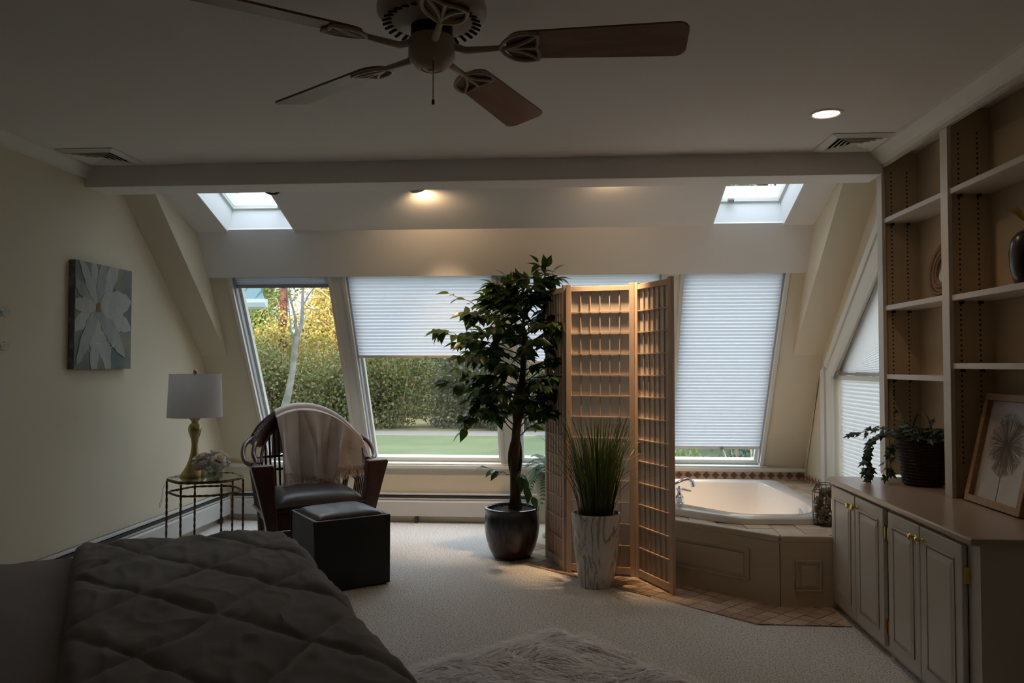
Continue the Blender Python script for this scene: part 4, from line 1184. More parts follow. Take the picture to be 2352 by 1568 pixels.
for (p, dr, lb, s) in roses:
    rt = thing('rose', lb, 'flower', (VX_ + p[0], VY_ + p[1], TZ + p[2]), 0, 'roses in the glass vase')
    q = Vector(dr).normalized().to_track_quat('Z', 'Y').to_matrix().to_4x4()
    for ringi, (me, n, tl, r, z0) in enumerate(((pm_in, 4, 8, 0.006, 0.004), (pm_mid, 5, 24, 0.010, 0.0), (pm_out, 6, 50, 0.012, -0.006), (pm_out, 6, 76, 0.012, -0.012))):
        for k in range(n):
            a = 2 * pi * (k + 0.37 * ringi) / n + rng.uniform(-0.15, 0.15)
            M = q @ Matrix.Rotation(a, 4, 'Z') @ Matrix.Translation((0, r, z0)) @ Matrix.Rotation(R(-tl + rng.uniform(-6, 6)), 4, 'X') @ Matrix.Scale(s, 4)
            inst('petal', me, rt, M)
    base = Vector((-p[0] * 0.75 + rng.uniform(-0.01, 0.01), -p[1] * 0.75, 0.02 - p[2]))
    top = q @ Vector((0, 0, -0.012))
    G().tube([base, base.lerp(top, 0.5) + Vector((0, 0, 0.0)), top], 0.0022, 6).build('stem', STEM, rt)

# ================================================================== rattan armchair
CHX, CHY, CHR = -1.853, 5.572, R(31)
rt = thing('armchair', 'dark rattan armchair with leather seat before the window', 'armchair', (CHX, CHY, 0), CHR)
rt.scale = (0.96, 0.96, 0.96)
def arch(t, dx=0.0):
    x = (0.415 + dx) * cos(t); s = max(0.0, sin(t)) if 0 <= t <= pi else 0
    return Vector((x, 0.37 - 0.30 * (1 - s) ** 1.3 + 0.0 * dx, 0.585 + (0.415 + dx) * s))
def smooth_path(P, n=6):
    P = [Vector(p) for p in P]; out = []
    for i in range(len(P) - 1):
        a, b, c, d = P[max(0, i - 1)], P[i], P[i + 1], P[min(len(P) - 1, i + 2)]
        for k in range(n):
            t = k / n
            out.append(0.5 * ((2 * b) + (c - a) * t + (2 * a - 5 * b + 4 * c - d) * t * t + (3 * b - a - 3 * c + d) * t ** 3))
    out.append(P[-1]); return out
def wide_arch(t0, t1, w0, w1, thick, n=26):
    g = G(); loops = []
    for i in range(n + 1):
        t = t0 + (t1 - t0) * i / n
        c = arch(t); o = arch(t, w1); q = arch(t, -w0)
        rad = (o - q).normalized(); tan = (arch(min(pi, t + 0.02)) - arch(max(0, t - 0.02))).normalized(); nn = rad.cross(tan).normalized()
        ringp = []
        for k in range(12):
            a = 2 * pi * k / 12
            ringp.append(tuple(c + rad * (w1 if cos(a) > 0 else w0) * cos(a) + nn * thick * sin(a)))
        loops.append(ringp)
    v = [p for lp in loops for p in lp]; f = []
    for i in range(n):
        for k in range(12):
            k2 = (k + 1) % 12
            f.append((i * 12 + k, i * 12 + k2, (i + 1) * 12 + k2, (i + 1) * 12 + k))
    f += [tuple(range(12))[::-1], tuple(range(n * 12, n * 12 + 12))]
    return g.add(v, f)
wide_arch(R(26), R(154), 0.056, 0.050, 0.032).build('wrapped_back_arch', RATTAN, rt, smooth=True)
# cane wrapping as raised turns round the arch
g = G()
for i in range(84):
    t = R(30) + (R(150) - R(30)) * i / 83
    c = arch(t); rad = (arch(t, 0.04) - c).normalized(); tan = (arch(min(pi, t + 0.02)) - arch(max(0, t - 0.02))).normalized(); nn = rad.cross(tan).normalized()
    g.tube([c + rad * (0.052 if cos(a) > 0 else 0.058) * cos(a) + nn * 0.033 * sin(a) for a in [2 * pi * k / 10 for k in range(10)]], 0.0035, 4, closed=True)
g.build('cane_wrapping', RATTAN, rt)
# bent side loops running from the arch down to the arms
for s in (1, -1):
    base = arch(R(28) if s > 0 else R(152))
    for off, rad_ in ((0.034, 0.017), (-0.040, 0.017)):
        p0 = arch(R(30) if s > 0 else R(150), off)
        kk = off / 0.034 * 0.034
        g = G().tube(smooth_path([p0, Vector((s * (0.425 + kk), 0.13, 0.775)), Vector((s * (0.452 + kk), 0.05, 0.715)), Vector((s * (0.445 + kk), -0.03, 0.665)), Vector((s * (0.425 + kk * 0.5), -0.10, 0.648))]), rad_, 10)
        g.build('side_loop', RATTAN, rt, smooth=True)
    # arm rail, arm panel (tapered front leg), lower side rail, rear leg
    G().tube([(s * 0.42, 0.20, 0.62), (s * 0.43, 0.05, 0.635), (s * 0.425, -0.15, 0.64), (s * 0.415, -0.32, 0.645)], 0.022, 10).build('arm_rail', RATTAN, rt, smooth=True)
    v = []
    for z, xi, xo, yf, yb in ((0.0, 0.285, 0.345, -0.335, -0.27), (0.25, 0.305, 0.385, -0.345, -0.27), (0.50, 0.325, 0.445, -0.355, -0.27), (0.655, 0.335, 0.488, -0.36, -0.26), (0.668, 0.345, 0.478, -0.355, -0.27)):
        v += [(s * xi, yf, z), (s * xo, yf, z), (s * xo, yb, z), (s * xi, yb, z)]
    f = [(0, 1, 2, 3), (16, 17, 18, 19)]
    for i in range(4):
        for k in range(4):
            k2 = (k + 1) % 4
            f.append((i * 4 + k, i * 4 + k2, i * 4 + 4 + k2, i * 4 + 4 + k))
    G().add(v, f).build('arm_panel', RATTAN, rt, smooth=False, bevel=0.008)
    G().tube([(s * 0.36, -0.29, 0.30), (s * 0.37, 0.25, 0.30)], 0.016, 8).build('side_rail', RATTAN, rt, smooth=True)
    for k in range(10):
        y = -0.23 + 0.047 * k
        G().tube([(s * 0.372, y, 0.31), (s * 0.418, y, 0.625)], 0.0065, 6).build('side_spindle', RATTAN, rt, smooth=True)
    G().tube([(s * 0.30, 0.33, 0.0), (s * 0.32, 0.31, 0.30), (s * 0.36, 0.26, 0.60)], [0.028, 0.024, 0.02], 10).build('rear_leg', RATTAN, rt, smooth=True)
# inner arch, spindles and cross rods of the back
G().tube([arch(t, -0.065) + Vector((0, -0.01, 0)) for t in [R(8) + (R(172) - R(8)) * i / 30 for i in range(31)]], 0.011, 8).build('inner_arch', RATTAN, rt, smooth=True)
for k in range(19):
    x = -0.333 + 0.037 * k
    st_ = sqrt(max(0, 1 - (x / 0.352) ** 2)); top = 0.585 + 0.35 * st_
    yt = 0.37 - 0.30 * (1 - st_) ** 1.3 - 0.01
    G().tube([(x * 0.92, 0.30 - 0.10 * abs(x), 0.34), (x, yt, top)], 0.0085, 6).build('back_spindle', RATTAN, rt, smooth=True)
for z in (0.56, 0.66):
    G().tube([(x, 0.30 - 0.45 * x * x + 0.10 * (z - 0.5), z) for x in [-0.35 + 0.07 * i for i in range(11)]], 0.009, 8).build('cross_rod', RATTAN, rt, smooth=True)
G().box(-0.325, 0.325, -0.31, 0.31, 0.20, 0.335).build('seat_box', RATTAN, rt, bevel=0.01)
def cush(u, v):
    x = (u - 0.5) * 2; y = (v - 0.5) * 2
    h = 0.115 * (1 - abs(x) ** 6) ** 0.5 * (1 - abs(y) ** 6) ** 0.5 if abs(x) < 1 and abs(y) < 1 else 0
    return (x * 0.335, -0.02 + y * 0.325, 0.335 + h + 0.012 * (1 - x * x) * (1 - y * y))
G().grid(cush, 25, 25).box(-0.33, 0.33, -0.34, 0.30, 0.335, 0.365).build('seat_cushion', LEATHER, rt, smooth=True, label='dark leather seat cushion')
g = G().tube([(x * 0.335, -0.345 + 0.0 * x, 0.375) for x in (-1, -0.5, 0, 0.5, 1)], 0.006, 6)
g.build('cushion_piping', LEATHER, rt, smooth=True)
G().box(-0.30, 0.30, -0.325, -0.305, 0.03, 0.20).build('front_apron', RATTAN, rt, bevel=0.004)

# throw blanket over the back
rt = thing('throw_blanket', 'taupe velvet throw with a fringe draped over the rattan armchair', 'blanket', (CHX, CHY, 0), CHR)
rt.scale = (0.96, 0.96, 0.96)
X0, X1 = -0.215, 0.425
def zarch(x):
    s = sqrt(max(0.0, 1 - (min(abs(x), 0.455) / 0.46) ** 2)); return 0.585 + 0.462 * s
def yarch(x):
    s = sqrt(max(0.0, 1 - (min(abs(x), 0.41) / 0.415) ** 2)); return 0.37 - 0.30 * (1 - s) ** 1.3
def throw_pt(u, v):
    x = X0 + (X1 - X0) * u
    zt, yt = zarch(x) + 0.010, yarch(x)
    w_u = u + 0.05 * sin(u * 7 + 2 * v)
    fold = 0.075 * (abs(sin(w_u * 9.5 + 0.9 * v)) ** 0.6 - 0.6) + 0.030 * (abs(sin(w_u * 17 + 1.2 - 1.4 * v)) - 0.5) + 0.014 * sin(w_u * 31 + 2.2 + 1.5 * v)
    if v < 0.22:                                  # behind the back
        t = 1 - v / 0.22
        return (x, yt + 0.055 + 0.5 * fold * t + 0.02 * t, zt - 0.035 - 0.34 * t)
    if v < 0.34:                                  # over the top
        t = (v - 0.22) / 0.12; a = pi * t
        return (x, yt + 0.055 * cos(a) + 0.0, zt - 0.035 + 0.040 * sin(a))
    t = (v - 0.34) / 0.66
    zb = 0.475 + 0.03 * sin(u * 6 + 1) + (0.075 if u > 0.62 else 0.0) * min(1, max(0, (u - 0.55) / 0.2))
    z = (zt - 0.035) * (1 - t) + zb * t
    k = min(1.0, t * 1.8)
    lean = 0.14 * t ** 1.2
    xx = x + 0.035 * sin(w_u * 19 + 1.8 * v) * k - 0.05 * t * (u - 0.35)
    return (xx, yt - 0.055 - lean - fold * (0.12 + 0.9 * k) - 0.035, z)
cl = G().grid(throw_pt, 110, 60).build('cloth', THROW, rt, smooth=True)
sol = cl.modifiers.new('thickness', 'SOLIDIFY'); sol.thickness = 0.007; sol.offset = 0
g = G(); rng = random.Random(8)
for i in range(420):
    u = rng.uniform(0.0, 1.0); p = Vector(throw_pt(u, 1.0)); p0 = p + Vector((0, 0, 0.025 + rng.uniform(-.01, .02)))
    L = rng.uniform(0.045, 0.085)
    d = Vector((rng.uniform(-0.4, 0.4), -0.25 + rng.uniform(-0.5, 0.3), -0.75)).normalized()
    e = p + d * L * 0.6; e2 = e + Vector((rng.uniform(-.02, .02), -0.03, -0.012))
    e.z = max(e.z, 0.452); e2.z = max(e2.z, 0.4525)
    g.tube([p0 + Vector((0, -0.006, 0)), p + Vector((0, -0.008, 0)), e, e2], [0.0035, 0.003, 0.002, 0.0008], 4)
stuff(g.build('fringe', FRINGE, rt))

# ottoman
rt = thing('storage_ottoman', 'dark leatherette cube ottoman in front of the armchair', 'ottoman', (-1.392, 4.725, 0), R(37))
g = G(); hw = 0.232
g.box(-hw, hw, -hw, -hw + 0.02, 0.008, 0.415); g.box(-hw, hw, hw - 0.02, hw, 0.008, 0.415)
g.box(-hw, -hw + 0.02, -hw + 0.02, hw - 0.02, 0.008, 0.415); g.box(hw - 0.02, hw, -hw + 0.02, hw - 0.02, 0.008, 0.415); g.box(-hw + 0.02, hw - 0.02, -hw + 0.02, hw - 0.02, 0.008, 0.03)
g.build('body', LEATHER2, rt, bevel=0.005)
def ocush(u, v):
    x, y = (u - 0.5) * 2, (v - 0.5) * 2
    h = 0.055 * ((1 - abs(x) ** 8) * (1 - abs(y) ** 8)) ** 0.5
    d = 0.010 * sin(x * 2.2 + 1) * cos(y * 1.7) - 0.006 * cos(9 * x) * (1 - abs(y)) * 0.4
    return (x * 0.212, y * 0.212, 0.390 + h + d * (1 - x ** 4) * (1 - y ** 4))
G().grid(ocush, 41, 41).box(-0.205, 0.205, -0.205, 0.205, 0.37, 0.395).build('lid_cushion', LEATHER, rt, smooth=True)
for x in (-0.19, 0.19):
    for y in (-0.19, 0.19):
        G().lathe([(0.018, 0), (0.02, 0.009)], 12, Matrix.Translation((x, y, 0))).build('foot', HOLE, rt)

# ================================================================== bed
BF = Vector((-1.17, 3.30, 0)); bu = Vector((cos(R(21.5)), sin(R(21.5)), 0)); bv = Vector((sin(R(29)), -cos(R(29)), 0))
rt = thing('bed', 'bed with a grey sheet in the near left corner', 'bed', (BF.x, BF.y, 0))
MB = Matrix(((-bu.x, bv.x, 0, 0), (-bu.y, bv.y, 0, 0), (0, 0, 1, 0), (0, 0, 0, 1)))      # a: towards the head, b: across
LB, WB = 1.84, 1.92
G().box(0.06, LB, 0.05, WB - 0.05, 0.0, 0.26, MB).build('box_spring', SHEET, rt, bevel=0.02)
def bump2(x, y, s): return noise.noise(Vector((x * s, y * s, 0.3)))
def sheet(u, v):
    a, b = 0.05 + (LB - 0.05) * u, WB * v
    e = min(1, min(b, WB - b) / 0.07, (LB - a + 0.001) / 0.05, max(0, a) / 0.05) if True else 1
    z = 0.26 + 0.305 * sqrt(max(0, 1 - (1 - e) ** 2)) + 0.010 * bump2(a, b, 4) * e + 0.004 * sin(22 * a + 6 * bump2(a, b, 3)) * e
    return (a, b, z)
G().grid(sheet, 70, 70, MB).build('mattress', SHEET, rt, smooth=True)
rt = thing('quilted_comforter', 'grey-brown quilted comforter spread over the foot of the bed', 'comforter', (BF.x, BF.y, 0.6))
def foldd(t, r=0.09):
    """distance past an edge -> (inset back, drop)"""
    if t <= -r: return t, 0.0
    arc = r * pi / 2
    q = t + r
    if q < arc: a = q / r; return -r + r * sin(a), r * (1 - cos(a))
    return 0.0, r + (q - arc)
AQ = 0.80
def quilt(u, v):
    q = -0.30 + (WB + 0.60) * v
    AQ = 0.84 - 0.10 * (q / WB)
    p = -0.34 + (AQ + 0.34) * u            # <0 beyond the foot
    q = -0.30 + (WB + 0.60) * v
    ia, da = foldd(-p)
    if q < WB / 2: ib, db = foldd(-q); b = -ib
    else: ib, db = foldd(q - WB); b = WB + ib
    a = -ia
    s = 0.36
    l1 = ((p * 0.90 + q * 0.62) / s) % 1.0; l2 = ((p * 0.90 - q * 0.62 + 0.06 * noise.noise(Vector((p * 2, q * 2, 4)))) / s) % 1.0
    d1 = min(l1, 1 - l1) * s; d2 = min(l2, 1 - l2) * s
    dq = min(d1, d2)
    puff = 0.017 * (1 - math.exp(-dq / 0.022))
    wr = 0.012 * noise.noise(Vector((p * 4, q * 4, 1.7))) + 0.010 * (1 - abs(noise.noise(Vector((p * 9, q * 5, 5.1)))) * 2.2) ** 3 * 0.6 + 0.004 * noise.noise(Vector((p * 26, q * 14, 9.1)))
    h = puff + wr
    dr = sqrt(da * da + db * db)
    edge = 1.0
    if p > AQ - 0.05: edge = sqrt(max(0.0, 1 - ((p - (AQ - 0.05)) / 0.05) ** 2))
    top = 0.572 + (0.035 + h) * edge
    k = min(1.0, dr / 0.13)
    # push sideways when hanging
    a -= h * k * (da / (dr + 1e-6)); b += (h * k if q > WB / 2 else -h * k) * (db / (dr + 1e-6))
    return (a, b, max(0.03, top - dr - 0.6 + 0.6) - 0.6)
G().grid(quilt, 150, 220, MB).build('quilt', COMF, rt, smooth=True)

# ================================================================== fur rug
RC = Vector((-0.02, 3.88, 0)); ra = Vector((0.665, -0.747, 0)); rb = Vector((-0.747, -0.665, 0))
rt = thing('fur_rug', 'shaggy white faux fur rug beside the bed', 'rug', (RC.x, RC.y, 0))
pl = [(0, 0), (ra.x * 1.75, ra.y * 1.75), (ra.x * 1.75 + rb.x * 1.0, ra.y * 1.75 + rb.y * 1.0), (rb.x * 1.0, rb.y * 1.0)]
G().prism(pl, 0.001, 0.006).build('backing', FURBASE, rt)
import numpy as np
rs = np.random.RandomState(5)
def fur_h(a, b):
    e = min(1.0, a / 0.06, b / 0.06, (1.75 - a) / 0.06, (1.0 - b) / 0.06)
    cl_ = noise.noise(Vector((a * 5 + 0.6 * noise.noise(Vector((a * 7, b * 7, 2))), b * 9, 7.0)))
    return (0.028 + 0.015 * cl_ + 0.006 * noise.noise(Vector((a * 17, b * 24, 3.0)))) * sqrt(max(0, e)) + 0.006
def fur_base(u, v):
    a, b = 1.75 * u, v
    p = ra * a + rb * b
    return (p.x, p.y, fur_h(a, b))
G().grid(fur_base, 200, 120).build('pile', FURBASE, rt, smooth=True)
n = 16000
A = rs.rand(n) * 1.75; B = rs.rand(n) * 1.0
vv = np.zeros((n, 5, 3))
for i in range(n):
    a, b = A[i], B[i]
    ang = 3.3 + 1.6 * noise.noise(Vector((a * 3.2, b * 3.2, 0.0))) + 0.7 * (rs.rand() - 0.5)
    L = 0.06 + 0.05 * rs.rand()
    d = Vector((cos(ang), sin(ang), 0))
    if b < 0.06: d -= rb * 1.5 * (1 - b / 0.06)
    if a < 0.06: d -= ra * 1.5 * (1 - a / 0.06)
    d.normalize()
    base = ra * a + rb * b; h0 = fur_h(a, b) - 0.002
    base.z = h0
    m1 = base + d * L * 0.45; m1.z = h0 + L * 0.13 * (0.5 + rs.rand())
    m2 = base + d * L; m2.z = h0 + L * 0.10 * (rs.rand() * 2 - 0.6)
    sd = Vector((-d.y, d.x, 0)) * (0.0016 + 0.0012 * rs.rand())
    vv[i, 0] = base - sd; vv[i, 1] = base + sd; vv[i, 2] = m1 - sd; vv[i, 3] = m1 + sd; vv[i, 4] = m2
me = bpy.data.meshes.new('fur')
idx = (np.arange(n) * 5)[:, None]
quads = np.concatenate([idx + 0, idx + 1, idx + 3, idx + 2], 1); tris = np.concatenate([idx + 2, idx + 3, idx + 4], 1)
me.from_pydata(vv.reshape(-1, 3).tolist(), [], quads.tolist() + tris.tolist())
me.materials.append(FURBASE)
fo = bpy.data.objects.new('fur', me); COL.objects.link(fo); fo.parent = rt; stuff(fo)

# ================================================================== ficus
FX, FY = -0.385, 5.375
rt = thing('ficus_tree', 'artificial ficus tree in a dark drip-glazed pot', 'potted tree', (FX, FY, 0))
G().lathe([(0.105, 0.0), (0.125, 0.008), (0.158, 0.07), (0.180, 0.15), (0.188, 0.22), (0.184, 0.28), (0.180, 0.315), (0.186, 0.325), (0.186, 0.340), (0.172, 0.342), (0.165, 0.335), (0.166, 0.29)], 44, None, True, True).build('pot', POTGLAZE, rt, smooth=True)
def mossf(u, v):
    a = 2 * pi * u; r = 0.168 * (1 - v)
    return (r * cos(a), r * sin(a), 0.300 + 0.02 * (1 - (1 - v) ** 2) + 0.014 * noise.noise(Vector((r * cos(a) * 30, r * sin(a) * 30, 2))))
G().grid(mossf, 40, 12, closed_u=True).build('moss', MOSS, rt, smooth=True)
g = G(); rng = random.Random(31)
for k in range(260):
    a = rng.uniform(0, 2 * pi); r = 0.15 * sqrt(rng.random())
    p = Vector((r * cos(a), r * sin(a), 0.315))
    g.tube([p, p + Vector((rng.uniform(-.025, .025), rng.uniform(-.025, .025), rng.uniform(0.004, 0.018))), p + Vector((rng.uniform(-.04, .04), rng.uniform(-.04, .04), rng.uniform(-0.002, 0.012)))], 0.0014, 4)
stuff(g.build('dried_grass', mat('moss_strand', (0.30, 0.24, 0.19), 0.95), rt))
def trunk_pt(z, s=0):
    return Vector((0.01 + 0.055 * (z - 0.3) + 0.012 * sin(z * 6 + s * 2.1), 0.008 * cos(z * 7 + s * 2.1), z))
G().tube([trunk_pt(0.29 + 0.05 * i) for i in range(29)], [0.040 - 0.0008 * i if i < 14 else 0.030 - 0.0016 * (i - 14) for i in range(29)], 10).build('trunk', BARK, rt, smooth=True)
for s in (1, 2):
    pts = []
    for i in range(16):
        z = 0.29 + 0.06 * i; c = trunk_pt(z)
        an = i * 0.5 + s * pi
        pts.append(c + Vector((cos(an) * 0.040, sin(an) * 0.040, 0)))
    G().tube(pts, 0.011, 7).build('vine_stem', BARK, rt, smooth=True)
leaf_v = []; leaf_f = []
prof = [(0.0, 0.0), (0.10, 0.30), (0.28, 0.50), (0.50, 0.46), (0.72, 0.26), (0.88, 0.09), (1.0, 0.0)]
for t, wd in prof:
    zc = -0.16 * t * t
    leaf_v += [(-wd * 0.52, t, zc + abs(wd) * 0.16), (0, t, zc), (wd * 0.52, t, zc + abs(wd) * 0.16)]
for i in range(len(prof) - 1):
    b = 3 * i
    leaf_f += [(b, b + 1, b + 4, b + 3), (b + 1, b + 2, b + 5, b + 4)]
leaf_me = bpy.data.meshes.new('leaf'); leaf_me.from_pydata(leaf_v, [], leaf_f); leaf_me.materials.append(FICUS)
for p in leaf_me.polygons: p.use_smooth = True
rng = random.Random(77)
leaves = []
bg_ = G()
def add_leaf(p, d, s):
    d = Vector(d); d.z -= 0.45; d.normalize()
    up = Vector((rng.uniform(-0.5, 0.5), rng.uniform(-0.7, 0.2), 1.0))
    x = d.cross(up).normalized(); z = x.cross(d)
    M = Matrix((x, d, z)).transposed().to_4x4(); M.translation = p
    leaves.append(M @ Matrix.Scale(s, 4))
def branch(p0, p1, sag, nl, tw, r=0.005):
    p0, p1 = Vector(p0), Vector(p1)
    pts = []
    for i in range(9):
        t = i / 8
        pts.append(p0.lerp(p1, t) + Vector((0, 0, sag * sin(pi * t) )) + Vector((rng.uniform(-.008, .008), rng.uniform(-.008, .008), rng.uniform(-.008, .008))) * (0 < i < 8))
    bg_.tube(pts, [r * (1 - 0.75 * i / 8) for i in range(9)], 5)
    dr = (p1 - p0).normalized()
    for i in range(nl):
        t = 0.35 + 0.65 * (i + rng.random() * 0.5) / nl
        k = min(7, int(t * 8)); p = pts[k].lerp(pts[k + 1], min(1, t * 8 - k))
        sd = Vector((-dr.y, dr.x, 0)) * (1 if i % 2 else -1)
        add_leaf(p, dr * 0.5 + sd * rng.uniform(0.4, 1.0) + Vector((rng.uniform(-.3, .3), rng.uniform(-.3, .3), rng.uniform(-.3, .35))), rng.uniform(0.080, 0.116))
    add_leaf(pts[-1], dr, 0.095)
    if tw > 0:
        for j in range(tw):
            t = rng.uniform(0.35, 0.95); k = int(t * 8)
            d = (dr + Vector((rng.uniform(-1, 1), rng.uniform(-1, 1), rng.uniform(-0.5, 0.6)))).normalized()
            branch(pts[k], pts[k] + d * rng.uniform(0.08, 0.15), 0.01, 6, 0, 0.0025)
# main limbs fill a tall crown
tips = []
for k in range(54):
    z = 0.92 + 0.98 * (k + 0.5) / 54
    a = k * 2.399 + 0.5
    h = (z - 0.92) / 0.98
    rad = (0.31 + 0.20 * sin(pi * min(1, h * 1.15))) * rng.uniform(0.72, 1.08) * (1.0 if h < 0.8 else 0.72)
    c = trunk_pt(min(1.62, z - 0.14 + 0.05 * rng.random()))
    branch(c, (0.03 + c.x * 0.5 + rad * cos(a), min(rad * sin(a) * 0.92, 6.52 - 0.565 * (z - 0.48) - FY - 0.24), z + rng.uniform(-0.04, 0.03)), 0.05, 12, 3)
branch(trunk_pt(1.62), (0.29, -0.05, 1.95), 0.02, 6, 2)
branch(trunk_pt(1.40), (0.43, -0.16, 1.62), 0.03, 8, 1)
branch(trunk_pt(1.30), (-0.50, -0.10, 1.53), 0.06, 8, 2)
branch(trunk_pt(1.5), (-0.43, -0.05, 1.80), 0.03, 8, 2)
branch(trunk_pt(1.1), (-0.43, -0.08, 1.17), 0.04, 9, 2)
branch(trunk_pt(1.0), (-0.33, -0.12, 0.86), 0.08, 8, 2)
branch(trunk_pt(1.0), (0.34, -0.1, 0.98), 0.06, 8, 2)
branch(trunk_pt(0.55), (-0.18, -0.10, 0.62), 0.0, 5, 0, 0.003)
branch(trunk_pt(0.62), (0.10, -0.14, 0.50), 0.02, 5, 0, 0.003)
branch(trunk_pt(0.58), (0.14, -0.06, 0.42), 0.02, 5, 0, 0.003)
stuff(bg_.build('branches', BARK, rt))
order = sorted(range(len(leaves)), key=lambda i: leaves[i].translation.y)
for i in order[:300]:
    inst('leaf', leaf_me, rt, leaves[i])
g = G()
for i in order[300:]:
    g.add(leaf_v, leaf_f, leaves[i])
if g.v: stuff(g.build('more_leaves', FICUS, rt, smooth=True))

# ================================================================== ornamental grass
GX, GY = 0.163, 4.725
rt = thing('potted_grass', 'artificial tall grass in a marbled white planter', 'potted plant', (GX, GY, 0))
G().lathe([(0.095, 0.0), (0.100, 0.006), (0.118, 0.12), (0.134, 0.25), (0.143, 0.36), (0.146, 0.43), (0.143, 0.435), (0.134, 0.432), (0.130, 0.39)], 44, None, True, True).build('planter', MARBLE, rt, smooth=True)
G().lathe([(0.128, 0.385), (0.06, 0.395), (0.001, 0.398)], 24).build('soil', HOLE, rt)
rng = random.Random(13)
bm_v = []
for v_ in range(10):
    curve = (0.05, 0.10, 0.16, 0.22, 0.30, 0.40, 0.55, 0.75, 0.12, 0.2)[v_]
    n = 9; vs_, fs_ = [], []
    for i in range(n):
        t = i / (n - 1)
        z = 0.66 * t * (1 - curve * 0.45 * t * t); x = 0.66 * curve * t ** 2.2
        wd = 0.0052 * (1 - t ** 2.5) + 0.0004
        vs_ += [(x, -wd, z + 0.0), (x + 0.0012, 0, z - 0.0008), (x, wd, z)]
    for i in range(n - 1):
        b = 3 * i; fs_ += [(b, b + 1, b + 4, b + 3), (b + 1, b + 2, b + 5, b + 4)]
    mm = bpy.data.meshes.new('grass_blade'); mm.from_pydata(vs_, [], fs_); mm.materials.append(GRASS); bm_v.append(mm)
for k in range(290):
    a = rng.uniform(0, 2 * pi); r = 0.095 * sqrt(rng.random())
    vi = rng.choice((0, 0, 1, 1, 1, 2, 2, 3, 3, 4, 5, 8, 8, 9))
    if rng.random() < 0.05: vi = rng.choice((6, 7))
    s = rng.uniform(0.55, 1.04) * (0.85 if vi in (6, 7) else 1)
    M = Matrix.Translation((r * cos(a), r * sin(a), 0.385)) @ Matrix.Rotation(a + rng.uniform(-0.7, 0.7), 4, 'Z') @ Matrix.Rotation(r * 1.6 + rng.uniform(-0.05, 0.08), 4, 'Y') @ Matrix.Diagonal((s, rng.uniform(0.7, 1.25), s, 1))
    inst('grass_blade', bm_v[vi], rt, M)

# ================================================================== fern on a stand behind the screen
FNX, FNY = -0.10, 6.02
rt = thing('potted_fern', 'green fern in a pale urn behind the folding screen', 'potted plant', (FNX, FNY, 0))
G().lathe([(0.10, 0.003), (0.10, 0.02), (0.045, 0.05), (0.035, 0.16), (0.05, 0.22), (0.10, 0.27), (0.155, 0.35), (0.17, 0.43), (0.165, 0.50), (0.175, 0.515), (0.16, 0.52), (0.15, 0.48)], 32, None, True, True).build('urn', mat('sage_stoneware', (0.42, 0.40, 0.28), 0.6), rt, smooth=True)
rng = random.Random(41)
def frond(L, droop):
    g = G(); n = 22; pts = []
    for i in range(n + 1):
        t = i / n
        pts.append(Vector((L * (0.85 * t) * (1 - 0.28 * t), 0, L * (0.62 * t - droop * t * t))))
    g.tube(pts, [0.003 * (1 - t / n) + 0.0006 for t in range(n + 1)], 4)
    for i in range(2, n):
        t = i / n; l = 0.062 * sin(pi * (0.12 + 0.86 * t)) ** 0.8
        dr = (pts[i + 1] - pts[i - 1]).normalized()
        for s in (1, -1):
            p = pts[i]; e = p + Vector((0, s * l, -0.18 * l)) + dr * l * 0.35; w_ = dr * 0.0075
            m_ = p.lerp(e, 0.5)
            g.add([p - w_ * 0.5, p + w_ * 0.5, m_ + w_, e, m_ - w_], [(0, 1, 2, 3, 4)] if s < 0 else [(4, 3, 2, 1, 0)])
    return g
fms = [frond(0.44, d).mesh('frond', FERN) for d in (0.55, 0.8, 1.05, 1.3)]
for k in range(22):
    a = 2 * pi * k / 22 + rng.uniform(-0.2, 0.2)
    inst('frond', fms[k % 4], rt, Matrix.Translation((0.02 * cos(a), 0.02 * sin(a), 0.50)) @ Matrix.Rotation(a, 4, 'Z') @ Matrix.Rotation(rng.uniform(-0.35, 0.15), 4, 'Y') @ Matrix.Scale(rng.uniform(0.75, 1.0), 4))

# ================================================================== ivy basket
IX, IY, IZ = 1.80, 4.15, 0.701
rt = thing('ivy_basket', 'ivy trailing from a dark woven basket on the countertop', 'potted plant', (IX, IY, IZ))
g = G().lathe([(0.085, 0.0), (0.092, 0.01), (0.108, 0.10), (0.122, 0.20), (0.126, 0.235), (0.116, 0.235), (0.110, 0.18)], 28, None, True, True)
g.build('basket', BASKET, rt, smooth=True)
g = G()
for i in range(14):
    z = 0.012 + 0.0165 * i; r = 0.0925 + 0.0335 * (z / 0.235)
    g.tube([(r * cos(2 * pi * k / 28), r * sin(2 * pi * k / 28), z + 0.002 * (k % 2)) for k in range(28)], 0.0055, 5, closed=True)
g.build('weave', BASKET, rt, smooth=True)
G().tube([(0.0, 0.12 * cos(a), 0.22 + 0.145 * sin(a)) for a in [pi * i / 20 for i in range(21)]], 0.004, 6).build('handle', BASKET, rt, smooth=True)
star = [(0, 0.0), (0.24, -0.16), (0.44, 0.0), (0.26, 0.26), (0.40, 0.58), (0.16, 0.52), (0.0, 1.0), (-0.16, 0.52), (-0.40, 0.58), (-0.26, 0.26), (-0.44, 0.0), (-0.24, -0.16)]
iv = [(0, 0.3, 0.06)] + [(x, y, -0.10 * abs(x) - 0.08 * y * y) for x, y in star]
ivf = [(0, i, i % 12 + 1) for i in range(1, 13)]
ivy_me = bpy.data.meshes.new('ivy_leaf'); ivy_me.from_pydata(iv, [], ivf); ivy_me.materials.append(IVY)
rng = random.Random(19)
